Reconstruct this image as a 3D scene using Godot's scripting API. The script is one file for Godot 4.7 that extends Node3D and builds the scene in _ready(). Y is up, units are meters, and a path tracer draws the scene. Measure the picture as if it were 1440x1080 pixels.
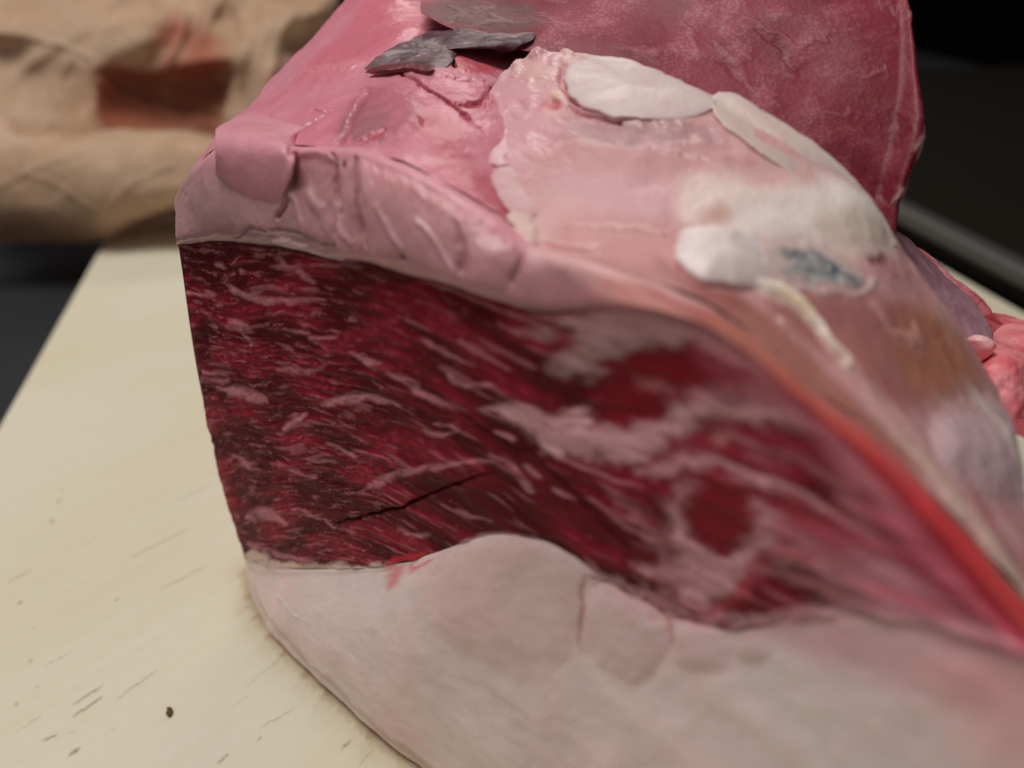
extends Node3D

# ---------------------------------------------------------------- helpers
class Layer:
	# what a surface is made of, computed texel by texel: colour, relief in millimetres, fine grain
	var w: int
	var h: int
	var gw: int
	var gh: int
	var grid: PackedVector3Array
	var r: PackedFloat32Array
	var g: PackedFloat32Array
	var b: PackedFloat32Array
	var z: PackedFloat32Array
	var f: PackedFloat32Array
	var wx: PackedFloat32Array
	var wy: PackedFloat32Array
	var net: PackedVector3Array
	var cols: int

func noise(sd: int, freq: float, octaves := 3, type := FastNoiseLite.TYPE_SIMPLEX_SMOOTH) -> FastNoiseLite:
	var n := FastNoiseLite.new()
	n.seed = sd
	n.noise_type = type
	n.frequency = freq
	n.fractal_type = FastNoiseLite.FRACTAL_FBM if octaves > 1 else FastNoiseLite.FRACTAL_NONE
	n.fractal_octaves = octaves
	return n

func lin(r8: float, g8: float, b8: float, k := 1.0) -> Color:
	var c := Color(r8 / 255.0, g8 / 255.0, b8 / 255.0).srgb_to_linear()
	return Color(minf(c.r / k, 0.92), minf(c.g / k, 0.92), minf(c.b / k, 0.92))

func spline_row(p: PackedVector3Array, n: int) -> PackedVector3Array:
	var out := PackedVector3Array()
	var m := p.size()
	for i in n + 1:
		var t := float(i) / n * (m - 1)
		var k := mini(int(t), m - 2)
		var a := p[k]
		var c := p[k + 1]
		var pre := p[k - 1] if k > 0 else a * 2.0 - c
		var post := p[k + 2] if k + 2 < m else c * 2.0 - a
		out.append(a.cubic_interpolate(c, pre, post, t - k))
	return out

func surface_grid(net: PackedVector3Array, cols: int, nx: int, ny: int) -> PackedVector3Array:
	# a smooth sheet through every point of a control net (rows from the bottom up)
	var rows := net.size() / cols
	var wide: Array[PackedVector3Array] = []
	for j in rows:
		wide.append(spline_row(net.slice(j * cols, j * cols + cols), nx))
	var out := PackedVector3Array()
	out.resize((nx + 1) * (ny + 1))
	for i in nx + 1:
		var col := PackedVector3Array()
		for j in rows:
			col.append(wide[j][i])
		var tall := spline_row(col, ny)
		for j in ny + 1:
			out[j * (nx + 1) + i] = tall[j]
	return out

func layer(net_cm: Array, cols: int, w: int, h: int, sd: int) -> Layer:
	var L := Layer.new()
	L.w = w
	L.h = h
	L.cols = cols
	for p in net_cm:
		L.net.append(p * 0.01)
	L.gw = w / 12
	L.gh = h / 12
	L.grid = surface_grid(L.net, cols, L.gw, L.gh)
	for a in [L.r, L.g, L.b, L.z, L.f, L.wx, L.wy]:
		a.resize(w * h)
	L.r.resize(w * h); L.g.resize(w * h); L.b.resize(w * h); L.z.resize(w * h); L.f.resize(w * h); L.wx.resize(w * h); L.wy.resize(w * h)
	var n1 := noise(sd, 0.018, 4)
	var n2 := noise(sd + 7, 0.018, 4)
	n1.fractal_gain = 0.6
	n2.fractal_gain = 0.6
	for y in h:
		for x in w:
			L.wx[y * w + x] = n1.get_noise_2d(x, y) * 1.6
			L.wy[y * w + x] = n2.get_noise_2d(x, y) * 1.6
	return L

func place_of(L: Layer, x: int, y: int) -> Vector3:   # centimetres
	var u := float(x) / L.w * L.gw
	var v := float(y) / L.h * L.gh
	var i := int(u)
	var j := int(v)
	u -= i
	v -= j
	var k := j * (L.gw + 1) + i
	return (L.grid[k].lerp(L.grid[k + 1], u)).lerp(L.grid[k + L.gw + 1].lerp(L.grid[k + L.gw + 2], u), v) * 100.0

func flesh(L: Layer, sd: int, ca: Color, cb: Color, cc: Color, share: float, low: float, mid: float, relief: float, grain := 22.0, frost := 0.0) -> void:
	var nl := noise(sd, low, 3)
	var nm := noise(sd + 1, mid, 4)
	var nf := noise(sd + 2, grain, 2)
	for y in L.h:
		for x in L.w:
			var i := y * L.w + x
			var p := place_of(L, x, y)
			var a := nl.get_noise_3dv(p)
			var m := nm.get_noise_3dv(p)
			var s := nf.get_noise_3dv(p)
			var c := ca.lerp(cb, smoothstep(-0.45, 0.45, a + m * 0.35))
			c = c.lerp(cc, smoothstep(0.02, 0.5, m) * share)
			if frost > 0.0:
				c = c.lerp(Color(0.62, 0.42, 0.46), frost * smoothstep(0.0, 0.7, s + 0.4 * m) * smoothstep(-0.5, 0.4, m - a * 0.6))
			var k := 1.0 + 0.05 * s + 0.10 * m
			L.r[i] = c.r * k
			L.g[i] = c.g * k
			L.b[i] = c.b * k
			L.z[i] = relief * (a + 0.5 * m)
			L.f[i] = 0.5 + 0.32 * s + 0.25 * m

func lay(L: Layer, x0: int, y0: int, gw: int, gh: int, q: int, M: PackedFloat32Array, c: Color, op: float, soft: float, hgt: float, bev: float, wa: float, mott: float) -> void:
	var w := L.w
	for y in range(maxi(y0, 0), mini(y0 + (gh - 1) * q, L.h)):
		for x in range(maxi(x0, 0), mini(x0 + (gw - 1) * q, w)):
			var i := y * w + x
			var sx := clampf((x + L.wx[i] * wa - x0) / q, 0.0, gw - 1.001)
			var sy := clampf((y + L.wy[i] * wa - y0) / q, 0.0, gh - 1.001)
			var ix := int(sx)
			var iy := int(sy)
			sx -= ix
			sy -= iy
			var k := iy * gw + ix
			var d := lerpf(lerpf(M[k], M[k + 1], sx), lerpf(M[k + gw], M[k + gw + 1], sx), sy)
			if d <= -soft:
				continue
			var t := clampf((d + soft) / (2.0 * soft), 0.0, 1.0)
			t = t * t * (3.0 - 2.0 * t)
			if op > 0.0:
				var o := op * t
				if mott > 0.0:
					o *= clampf(1.0 - mott + mott * (0.9 + 1.3 * L.wy[i]), 0.0, 1.0)
				L.r[i] += (c.r - L.r[i]) * o
				L.g[i] += (c.g - L.g[i]) * o
				L.b[i] += (c.b - L.b[i]) * o
			if hgt != 0.0 and d > 0.0:
				var e := minf(d / bev, 1.0)
				L.z[i] += hgt * e * (2.0 - e)

func spot(L: Layer, uv: Array, c: Color, op: float, soft: float, hgt := 0.0, bev := 10.0, wa := 5.0, mott := 0.0) -> void:
	# a closed shape, its outline smoothed
	var raw := PackedVector2Array()
	for i in range(0, uv.size(), 2):
		raw.append(Vector2(uv[i] * 0.001 * L.w, uv[i + 1] * 0.001 * L.h))
	var p := PackedVector2Array()
	var n := raw.size()
	for i in n:
		for s in 4:
			p.append(raw[i].cubic_interpolate(raw[(i + 1) % n], raw[(i + n - 1) % n], raw[(i + 2) % n], s * 0.25))
	var lo := p[0]
	var hi := p[0]
	for v in p:
		lo = lo.min(v)
		hi = hi.max(v)
	var q := 4
	var pad := soft + wa + 8.0
	var x0 := int(lo.x - pad)
	var y0 := int(lo.y - pad)
	var gw := int((hi.x + pad - x0) / q) + 2
	var gh := int((hi.y + pad - y0) / q) + 2
	var M := PackedFloat32Array()
	M.resize(gw * gh)
	n = p.size()
	for gy in gh:
		for gx in gw:
			var at := Vector2(x0 + gx * q, y0 + gy * q)
			var best := 1e12
			var inside := false
			var a := p[n - 1]
			for k in n:
				var e := p[k]
				var ab := e - a
				var t := clampf((at - a).dot(ab) / maxf(ab.length_squared(), 1e-6), 0.0, 1.0)
				best = minf(best, at.distance_squared_to(a + ab * t))
				if (a.y > at.y) != (e.y > at.y) and at.x < (e.x - a.x) * (at.y - a.y) / (e.y - a.y) + a.x:
					inside = not inside
				a = e
			M[gy * gw + gx] = sqrt(best) * (1.0 if inside else -1.0)
	lay(L, x0, y0, gw, gh, q, M, c, op, soft, hgt, bev, wa, mott)

func vein(L: Layer, uvr: Array, c: Color, op: float, soft: float, hgt := 0.0, wa := 4.0, mott := 0.0) -> void:
	# a band along a smoothed line: u, v and half width in texels
	var raw: Array[Vector3] = []
	for i in range(0, uvr.size(), 3):
		raw.append(Vector3(uvr[i] * 0.001 * L.w, uvr[i + 1] * 0.001 * L.h, uvr[i + 2]))
	var p: Array[Vector3] = []
	var n := raw.size()
	for i in n - 1:
		var a := raw[i]
		var e := raw[i + 1]
		for s in 4:
			p.append(a.cubic_interpolate(e, raw[maxi(i - 1, 0)], raw[mini(i + 2, n - 1)], s * 0.25))
	p.append(raw[n - 1])
	var lo := p[0]
	var hi := p[0]
	var fat := 0.0
	for v in p:
		lo = lo.min(v)
		hi = hi.max(v)
		fat = maxf(fat, v.z)
	var q := 2 if fat < 8.0 else 4
	var pad := fat + soft + wa + 4.0
	var x0 := int(lo.x - pad)
	var y0 := int(lo.y - pad)
	var gw := int((hi.x + pad - x0) / q) + 2
	var gh := int((hi.y + pad - y0) / q) + 2
	var M := PackedFloat32Array()
	M.resize(gw * gh)
	M.fill(-1000.0)
	for k in p.size() - 1:
		var a := Vector2(p[k].x, p[k].y)
		var e := Vector2(p[k + 1].x, p[k + 1].y)
		var ab := e - a
		var reach := maxf(p[k].z, p[k + 1].z) + soft + q * 2
		for gy in range(maxi(0, int((minf(a.y, e.y) - reach - y0) / q)), mini(gh, int((maxf(a.y, e.y) + reach - y0) / q) + 2)):
			for gx in range(maxi(0, int((minf(a.x, e.x) - reach - x0) / q)), mini(gw, int((maxf(a.x, e.x) + reach - x0) / q) + 2)):
				var at := Vector2(x0 + gx * q, y0 + gy * q)
				var t := clampf((at - a).dot(ab) / maxf(ab.length_squared(), 1e-6), 0.0, 1.0)
				var d := lerpf(p[k].z, p[k + 1].z, t) - at.distance_to(a + ab * t)
				if d > M[gy * gw + gx]:
					M[gy * gw + gx] = d
	lay(L, x0, y0, gw, gh, q, M, c, op, soft, hgt, maxf(fat, 1.0), wa, mott)

var to_srgb := PackedByteArray()

func picture(L: Layer) -> ImageTexture:
	if to_srgb.is_empty():
		for i in 1025:
			to_srgb.append(int(Color(i / 1024.0, 0, 0).linear_to_srgb().r * 255.0 + 0.5))
	var px := PackedByteArray()
	px.resize(L.w * L.h * 3)
	for i in L.w * L.h:
		px[i * 3] = to_srgb[int(clampf(L.r[i], 0.0, 0.95) * 1024.0)]
		px[i * 3 + 1] = to_srgb[int(clampf(L.g[i], 0.0, 0.95) * 1024.0)]
		px[i * 3 + 2] = to_srgb[int(clampf(L.b[i], 0.0, 0.95) * 1024.0)]
	return ImageTexture.create_from_image(Image.create_from_data(L.w, L.h, false, Image.FORMAT_RGB8, px))

func grain_map(L: Layer) -> ImageTexture:
	return ImageTexture.create_from_image(Image.create_from_data(L.w, L.h, false, Image.FORMAT_RF, L.f.to_byte_array()))

func wet(rough: float, spec: float, sss: float) -> StandardMaterial3D:
	var m := StandardMaterial3D.new()
	m.roughness = rough
	m.metallic_specular = spec
	if sss > 0.0:   # moist
		m.clearcoat_enabled = true
		m.clearcoat = 0.28
		m.clearcoat_roughness = 0.33
	if sss > 0.0:
		m.subsurf_scatter_enabled = true
		m.subsurf_scatter_strength = sss
	return m

func skin(L: Layer, m: StandardMaterial3D, bump_mm: float) -> StandardMaterial3D:
	m.albedo_texture = picture(L)
	m.texture_repeat = false
	m.heightmap_enabled = true
	m.heightmap_texture = grain_map(L)
	m.heightmap_scale = bump_mm * 0.1
	return m

func outward_flip(P: PackedVector3Array, nx: int, ny: int, hint: Vector3) -> bool:
	var s := 0.0
	var row := nx + 1
	for j in range(0, ny, maxi(1, ny / 8)):
		for i in range(0, nx, maxi(1, nx / 8)):
			var k := j * row + i
			s += (P[k + 1] - P[k]).cross(P[k + row] - P[k]).normalized().dot(hint)
	return s < 0.0

func grid_mesh(P: PackedVector3Array, nx: int, ny: int, flip: bool, colors := PackedColorArray()) -> ArrayMesh:
	var row := nx + 1
	var N := PackedVector3Array()
	var T := PackedVector2Array()
	N.resize(P.size())
	T.resize(P.size())
	for j in ny + 1:
		for i in row:
			var k := j * row + i
			var du := P[j * row + mini(i + 1, nx)] - P[j * row + maxi(i - 1, 0)]
			var dv := P[mini(j + 1, ny) * row + i] - P[maxi(j - 1, 0) * row + i]
			var n := du.cross(dv).normalized()
			N[k] = -n if flip else n
			T[k] = Vector2(float(i) / nx, float(j) / ny)
	var I := PackedInt32Array()
	I.resize(nx * ny * 6)
	var at := 0
	for j in ny:
		for i in nx:
			var k := j * row + i
			var b := k + 1
			var c := k + row
			if flip:
				I[at] = k; I[at + 1] = b; I[at + 2] = c; I[at + 3] = b; I[at + 4] = c + 1; I[at + 5] = c
			else:
				I[at] = k; I[at + 1] = c; I[at + 2] = b; I[at + 3] = b; I[at + 4] = c; I[at + 5] = c + 1
			at += 6
	var arrays := []
	arrays.resize(Mesh.ARRAY_MAX)
	arrays[Mesh.ARRAY_VERTEX] = P
	arrays[Mesh.ARRAY_NORMAL] = N
	arrays[Mesh.ARRAY_TEX_UV] = T
	arrays[Mesh.ARRAY_INDEX] = I
	if colors.size():
		arrays[Mesh.ARRAY_COLOR] = colors
	var m := ArrayMesh.new()
	m.add_surface_from_arrays(Mesh.PRIMITIVE_TRIANGLES, arrays)
	return m

func put(called: String, mesh: Mesh, mat: Material, parent: Node3D) -> MeshInstance3D:
	var o := MeshInstance3D.new()
	o.name = called
	o.mesh = mesh
	o.material_override = mat
	parent.add_child(o, true)
	return o

func sheet(called: String, L: Layer, nx: int, ny: int, m: StandardMaterial3D, hint: Vector3, parent: Node3D) -> MeshInstance3D:
	# the sheet through the layer's net, pushed out by its relief
	var P := surface_grid(L.net, L.cols, nx, ny)
	var flip := outward_flip(P, nx, ny, hint)
	var row := nx + 1
	var Q := P.duplicate()
	for j in ny + 1:
		for i in row:
			var k := j * row + i
			var du := P[j * row + mini(i + 1, nx)] - P[j * row + maxi(i - 1, 0)]
			var dv := P[mini(j + 1, ny) * row + i] - P[maxi(j - 1, 0) * row + i]
			var n := du.cross(dv).normalized() * (-1.0 if flip else 1.0)
			var tx := mini(i * L.w / nx, L.w - 1)
			var ty := mini(j * L.h / ny, L.h - 1)
			Q[k] = P[k] + n * L.z[ty * L.w + tx] * 0.001
	return put(called, grid_mesh(Q, nx, ny, flip), m, parent)

func lobe(called: String, outline_cm: Array, up: Vector3, dome_cm: float, skirt_cm: float, ca: Color, cb: Color, m: Material, sd: int, parent: Node3D, rag := 0.02, shape := 0.6) -> MeshInstance3D:
	# a rounded pad whose edge follows the outline and tucks under, with its own uneven skin
	var out := PackedVector3Array()
	var n := outline_cm.size()
	var mid := Vector3.ZERO
	for i in n:
		for s in 8:
			var p: Vector3 = outline_cm[i]
			out.append(p.cubic_interpolate(outline_cm[(i + 1) % n], outline_cm[(i + n - 1) % n], outline_cm[(i + 2) % n], s / 8.0) * 0.01)
	for p in out:
		mid += p / out.size()
	var nl := noise(sd, 1.3, 3)
	var nm := noise(sd + 3, 7.0, 3)
	for i in out.size():
		var q := out[i] * 100.0
		out[i] = out[i].lerp(mid, 0.09 * nl.get_noise_3dv(q * 1.4) + 0.02 * nm.get_noise_3dv(q * 0.6))
	var rings := 44
	var nx := out.size()
	var P := PackedVector3Array()
	var C := PackedColorArray()
	for j in rings + 1:
		var f := float(j) / rings               # 0 under the edge, 1 at the middle
		for i in nx + 1:
			var e := out[i % nx]
			var p: Vector3
			if f < 0.2:
				var t := f / 0.2                   # the edge turns under
				p = e + (mid - e) * 0.06 * (1.0 - t) - up * skirt_cm * 0.01 * (1.0 - t)
			else:
				var t := (f - 0.2) / 0.8
				t = 1.0 - (1.0 - t) * (1.0 - 0.35 * t)
				p = e.lerp(mid, t) + up * dome_cm * 0.01 * pow(sin(minf(t * 1.25, 1.0) * PI * 0.5), shape)
			var q := p * 100.0
			var a := nl.get_noise_3dv(q)
			var s := nm.get_noise_3dv(q)
			p += up * 0.01 * (rag * 2.0 * a + rag * 0.5 * s)
			P.append(p)
			var c := ca.lerp(cb, clampf(0.5 + 0.9 * a + 0.35 * s, 0.0, 1.0))
			C.append(c * (1.0 + 0.06 * s))
	return put(called, grid_mesh(P, nx, rings, outward_flip(P, nx, rings, up), C), m, parent)

func thing(called: String, at: Vector3, label: String, category: String, kind := "") -> Node3D:
	var o := Node3D.new()
	o.name = called
	o.position = at
	add_child(o, true)
	o.set_meta("label", label)
	if category:
		o.set_meta("category", category)
	if kind:
		o.set_meta("kind", kind)
	return o

func rounded_slab(sx: float, sy: float, sz: float, rad: float) -> ArrayMesh:
	# a slab with rounded edges, its base in the middle of the underside; uv on the top in metres
	var st := SurfaceTool.new()
	st.begin(Mesh.PRIMITIVE_TRIANGLES)
	var prof: Array[Vector2] = [Vector2(rad * 0.4, 0.0), Vector2(0.0, rad * 0.4)]
	for k in 7:
		var a := k / 6.0 * PI * 0.5
		prof.append(Vector2(rad - rad * cos(a), sy - rad + rad * sin(a)))
	var ring := func(v: Vector2) -> Array:
		var out := []
		var hx := sx * 0.5 - v.x
		var hz := sz * 0.5 - v.x
		var rc := maxf(rad * 2.0 - v.x, 0.0005)
		for c in 4:
			var cx := (hx - rc) * (1.0 if c == 0 or c == 3 else -1.0)
			var cz := (hz - rc) * (1.0 if c < 2 else -1.0)
			for k in 6:
				var a := (c + k / 5.0) * PI * 0.5
				out.append(Vector3(cx + rc * cos(a), v.y, cz + rc * sin(a)))
		return out
	var rings := []
	for v in prof:
		rings.append(ring.call(v))
	var n: int = rings[0].size()
	st.set_smooth_group(0)
	for j in rings.size() - 1:
		for i in n:
			var a: Vector3 = rings[j][i]
			var b: Vector3 = rings[j][(i + 1) % n]
			var c: Vector3 = rings[j + 1][i]
			var d: Vector3 = rings[j + 1][(i + 1) % n]
			for p in [a, b, c, b, d, c]:
				st.set_uv(Vector2(p.x / sx + 0.5, p.z / sz + 0.5))
				st.add_vertex(p)
	for cap in [0, rings.size() - 1]:
		st.set_smooth_group(-1)
		for i in n:
			var a: Vector3 = rings[cap][i]
			var b: Vector3 = rings[cap][(i + 1) % n]
			var m := Vector3(0, a.y, 0)
			for p in ([m, b, a] if cap == 0 else [m, a, b]):
				st.set_uv(Vector2(p.x / sx + 0.5, p.z / sz + 0.5))
				st.add_vertex(p)
	st.generate_normals()
	return st.commit()

func _ready() -> void:
	# camera, background, lamps, exposure
	var cam := Camera3D.new()
	cam.name = "camera"
	cam.position = Vector3(0, 0.18, 0)
	cam.rotation_degrees = Vector3(-32, 0, 0)
	cam.near = 0.01
	cam.far = 20.0
	var optics := CameraAttributesPhysical.new()
	optics.frustum_focal_length = 24.07
	optics.exposure_aperture = 6.6
	optics.frustum_focus_distance = 0.174
	optics.frustum_near = 0.01
	optics.frustum_far = 20.0
	cam.attributes = optics
	cam.fov = 53.0
	add_child(cam)
	cam.current = true
	var env := Environment.new()
	env.background_mode = Environment.BG_COLOR
	env.background_color = Color(0.40, 0.395, 0.39)
	env.background_energy_multiplier = 1.0
	env.tonemap_mode = Environment.TONE_MAPPER_LINEAR
	env.tonemap_exposure = 1.14
	env.sdfgi_enabled = true
	env.ssao_enabled = true
	env.ssil_enabled = true
	var world := WorldEnvironment.new()
	world.name = "world"
	world.environment = env
	add_child(world)
	var lamp := AreaLight3D.new()
	lamp.name = "ceiling_lamp"
	lamp.position = Vector3(-0.35, 1.2, -0.22)
	lamp.rotation_degrees = Vector3(-90, 0, 0)
	lamp.area_size = Vector2(0.7, 0.45)
	lamp.light_energy = 0.92
	lamp.light_color = Color(1.0, 0.98, 0.95)
	lamp.area_range = 6.0
	lamp.shadow_enabled = true
	add_child(lamp)
	var sheen_light := AreaLight3D.new()  # unseen light added behind the meat to give it a wet sheen
	sheen_light.name = "added_sheen_light"
	sheen_light.position = Vector3(0.05, 0.95, -1.30)
	sheen_light.area_size = Vector2(0.5, 0.12)
	sheen_light.light_energy = 0.2
	sheen_light.light_color = Color(1.0, 0.97, 0.93)
	sheen_light.area_range = 6.0
	sheen_light.shadow_enabled = true
	add_child(sheen_light)
	sheen_light.look_at(Vector3(-0.02, 0.12, -0.2))
	var top_up := Vector3(-0.1, 0.97, 0.2).normalized()
	var face_out := Vector3(-0.6157, 0.0, 0.7880)

	# ------------------------------------------------ the kitchen counter and the far things
	var counter_m := wet(0.45, 0.4, 0.0)
	counter_m.albedo_color = lin(46, 47, 51).linear_to_srgb()
	var counter_n := NoiseTexture2D.new()
	counter_n.noise = noise(3, 0.02, 4)
	counter_n.width = 256
	counter_n.height = 256
	counter_n.seamless = true
	counter_m.roughness = 0.55
	counter_m.heightmap_enabled = true
	counter_m.heightmap_texture = counter_n
	counter_m.heightmap_scale = 0.02
	counter_m.uv1_triplanar = true
	counter_m.uv1_scale = Vector3(3, 3, 3)
	var counter := MeshInstance3D.new()
	counter.name = "countertop"
	counter.mesh = rounded_slab(3.2, 0.04, 1.9, 0.004)
	counter.material_override = counter_m
	counter.position = Vector3(0.2, -0.0645, -0.75)
	counter.set_meta("kind", "structure")
	counter.set_meta("label", "dark countertop under the cutting board")
	add_child(counter)
	var wall := MeshInstance3D.new()
	wall.name = "wall"
	wall.mesh = rounded_slab(4.4, 1.6, 0.05, 0.004)
	var wall_m := wet(0.8, 0.2, 0.0)
	wall_m.albedo_color = lin(40, 40, 40).linear_to_srgb()
	wall.material_override = wall_m
	wall.position = Vector3(0.0, -0.03, -1.72)
	wall.set_meta("kind", "structure")
	wall.set_meta("label", "dark kitchen wall behind the counter")
	add_child(wall)
	make_board()
	make_stove()
	make_paper()
	make_meat(top_up, face_out)


func make_board() -> void:
	var size := Vector2(0.4876, 0.9200)
	var w := 1500
	var h := 2000
	var grainy := noise(21, 0.9, 3)
	var broad := noise(22, 0.05, 3)
	var ray := noise(23, 1.3, 2)
	var px := PackedByteArray()
	px.resize(w * h * 3)
	var A := Vector3(0.735, 0.695, 0.575)
	var B := Vector3(0.70, 0.63, 0.45)
	for y in h:
		for x in w:
			var cx := float(x) / w * size.x * 100.0
			var cy := float(y) / h * size.y * 100.0
			# the grain runs across the board, a little aslant
			var along := cx * 0.99 + cy * -0.6280
			var over := cy * 0.99 - cx * -0.6280
			var g := grainy.get_noise_2d(along * 0.12, over * 2.4)
			var b := broad.get_noise_2d(along * 0.7, over * 1.6)
			var s := ray.get_noise_2d(along * 1.2, over * 9.0)
			var c := A.lerp(B, clampf(0.42 + 0.55 * b + 0.30 * g, 0.0, 1.0)) * (1.0 + 0.025 * s)
			var i := (y * w + x) * 3
			px[i] = int(pow(c.x, 1.0 / 2.2) * 255.0)
			px[i + 1] = int(pow(c.y, 1.0 / 2.2) * 255.0)
			px[i + 2] = int(pow(c.z, 1.0 / 2.2) * 255.0)
	var marks := [0.1024, 0.4931, 0.1164, 0.4890, 1, 0.1252, 0.5092, 0.1384, 0.5040, 1.6, 0.1266, 0.5136, 0.1399, 0.5082, 1.8, 0.1478, 0.5102, 0.1665, 0.5020, 1.3, 0.1147, 0.5193, 0.1212, 0.5186, 1.6, 0.1299, 0.5256, 0.1345, 0.5244, 2, 0.2043, 0.5376, 0.2096, 0.5356, 1.6, 0.2234, 0.5335, 0.2255, 0.5320, 1.3, 0.2239, 0.5295, 0.2424, 0.5252, 1.1, 0.2656, 0.5410, 0.2709, 0.5390, 1.6, 0.2739, 0.5468, 0.2817, 0.5430, 1, 0.1355, 0.4500, 0.1710, 0.4391, 1.4, 0.1590, 0.4687, 0.1843, 0.4611, 1.3, 0.0627, 0.4529, 0.0755, 0.4485, 1.4, 0.1581, 0.4220, 0.1806, 0.4147, 1.3, 0.1019, 0.4403, 0.1113, 0.4355, 0.8, 0.1046, 0.5125, 0.1108, 0.5109, 1, 0.0991, 0.5152, 0.1079, 0.5122, 0.8, 0.1265, 0.5191, 0.1307, 0.5185, 0.8, 0.2137, 0.5155, 0.2364, 0.5054, 0.8, 0.2071, 0.5219, 0.2177, 0.5173, 0.6, 0.2064, 0.4859, 0.2153, 0.4825, 0.8, 0.1017, 0.5009, 0.1038, 0.4999, 1, 0.1298, 0.4748, 0.1388, 0.4713, 0.6, 0.1922, 0.4748, 0.1971, 0.4732, 0.6, 0.1463, 0.5211, 0.1512, 0.5202, 0.6]
	var rng := RandomNumberGenerator.new()
	rng.seed = 5
	for n in 40:   # more pores and knife scratches over the rest of the wood
		var at := Vector2(rng.randf(), rng.randf() * 0.75)
		var long := rng.randf_range(0.008, 0.03)
		marks.append_array([at.x, at.y, at.x + long, at.y + long * (-0.6280 * size.x / size.y) + rng.randf_range(-0.001, 0.001), rng.randf_range(0.5, 1.1)])
	for k in range(0, marks.size(), 5):
		var a := Vector2(marks[k] * w, marks[k + 1] * h)
		var e := Vector2(marks[k + 2] * w, marks[k + 3] * h)
		var r: float = marks[k + 4] * 0.62
		var n := int(a.distance_to(e) * 2.0) + 1
		for t in n:
			var f := float(t) / n
			var p := a.lerp(e, f) + Vector2(0, 1.2 * grainy.get_noise_1d(f * 3.0 + k))
			var dark := (0.30 + 0.34 * absf(grainy.get_noise_2d(k * 3.1, f * 14.0) * 2.0)) * minf(1.0, 4.0 * minf(f, 1.0 - f) + 0.25) * minf(1.0, marks[k + 4])
			for dy in range(-2, 3):
				for dx in range(-1, 2):
					var q := Vector2i(int(p.x) + dx, int(p.y) + dy)
					if q.x < 0 or q.y < 0 or q.x >= w or q.y >= h:
						continue
					var o := clampf(r - Vector2(dx, dy).length() * 0.8, 0.0, 1.0) * dark * 0.42
					var i := (q.y * w + q.x) * 3
					px[i] = int(lerpf(px[i], 104.0, o))
					px[i + 1] = int(lerpf(px[i + 1], 82.0, o))
					px[i + 2] = int(lerpf(px[i + 2], 56.0, o))
	# contact shade and a juice stain, painted as one brown band along the meat
	var juice_and_shade := [0.2113, 0.4676, 0.2148, 0.4760, 0.2211, 0.4857, 0.2287, 0.4947, 0.2371, 0.5022, 0.2483, 0.5117, 0.2597, 0.5201, 0.2809, 0.5358, 0.3069, 0.5520, 0.3388, 0.5736, 0.3456, 0.5781, 0.3535, 0.5834, 0.3671, 0.5934, 0.3855, 0.6067, 0.4065, 0.6216, 0.4320, 0.6396, 0.4595, 0.6589]
	for k in range(0, juice_and_shade.size() - 2, 2):
		var a := Vector2(juice_and_shade[k] * w, juice_and_shade[k + 1] * h)
		var e := Vector2(juice_and_shade[k + 2] * w, juice_and_shade[k + 3] * h)
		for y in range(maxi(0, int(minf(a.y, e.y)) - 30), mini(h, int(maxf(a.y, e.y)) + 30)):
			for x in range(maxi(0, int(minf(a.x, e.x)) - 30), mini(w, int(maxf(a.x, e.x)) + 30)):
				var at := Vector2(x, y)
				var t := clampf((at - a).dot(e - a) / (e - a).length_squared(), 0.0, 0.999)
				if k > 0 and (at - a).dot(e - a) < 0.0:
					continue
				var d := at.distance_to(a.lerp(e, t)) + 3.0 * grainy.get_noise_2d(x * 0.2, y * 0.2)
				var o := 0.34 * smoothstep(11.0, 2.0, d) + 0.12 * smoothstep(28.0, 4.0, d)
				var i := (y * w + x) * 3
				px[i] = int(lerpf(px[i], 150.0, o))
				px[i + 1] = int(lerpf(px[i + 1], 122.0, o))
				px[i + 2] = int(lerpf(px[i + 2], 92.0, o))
	var specks := [0.0756, 0.4232, 2.2, 0.0758, 0.4639, 1.8, 0.0750, 0.4115, 1.8, 0.0739, 0.4035, 1.2, 0.1334, 0.4699, 1.3, 0.0898, 0.4763, 1, 0.0940, 0.4897, 1.2, 0.0947, 0.5054, 1.2]
	for k in range(0, specks.size(), 3):
		var r: float = specks[k + 2]
		for dy in range(-6, 7):
			for dx in range(-6, 7):
				var q := Vector2i(int(specks[k] * w) + dx, int(specks[k + 1] * h) + dy)
				if q.x < 0 or q.y < 0 or q.x >= w or q.y >= h:
					continue
				var o := clampf(r + 0.3 - Vector2(dx, dy).length() * 0.9, 0.0, 1.0) * 0.4
				var i := (q.y * w + q.x) * 3
				px[i] = int(lerpf(px[i], 120.0, o))
				px[i + 1] = int(lerpf(px[i + 1], 96.0, o))
				px[i + 2] = int(lerpf(px[i + 2], 66.0, o))
	var m := wet(0.62, 0.42, 0.0)
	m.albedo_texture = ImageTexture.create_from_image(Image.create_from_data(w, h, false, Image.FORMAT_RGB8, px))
	m.texture_repeat = false
	var bump := NoiseTexture2D.new()
	bump.noise = noise(29, 0.03, 4)
	bump.width = 512
	bump.height = 512
	bump.seamless = true
	m.heightmap_enabled = true
	m.heightmap_texture = bump
	m.heightmap_scale = 0.012
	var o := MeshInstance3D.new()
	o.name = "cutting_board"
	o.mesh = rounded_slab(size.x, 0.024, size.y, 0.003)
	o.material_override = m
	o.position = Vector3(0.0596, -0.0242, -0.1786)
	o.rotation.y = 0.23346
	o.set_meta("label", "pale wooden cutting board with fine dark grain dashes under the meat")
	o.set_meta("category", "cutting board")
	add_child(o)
	# the crumb that lies on the wood
	var cm := wet(0.6, 0.4, 0.0)
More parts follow.
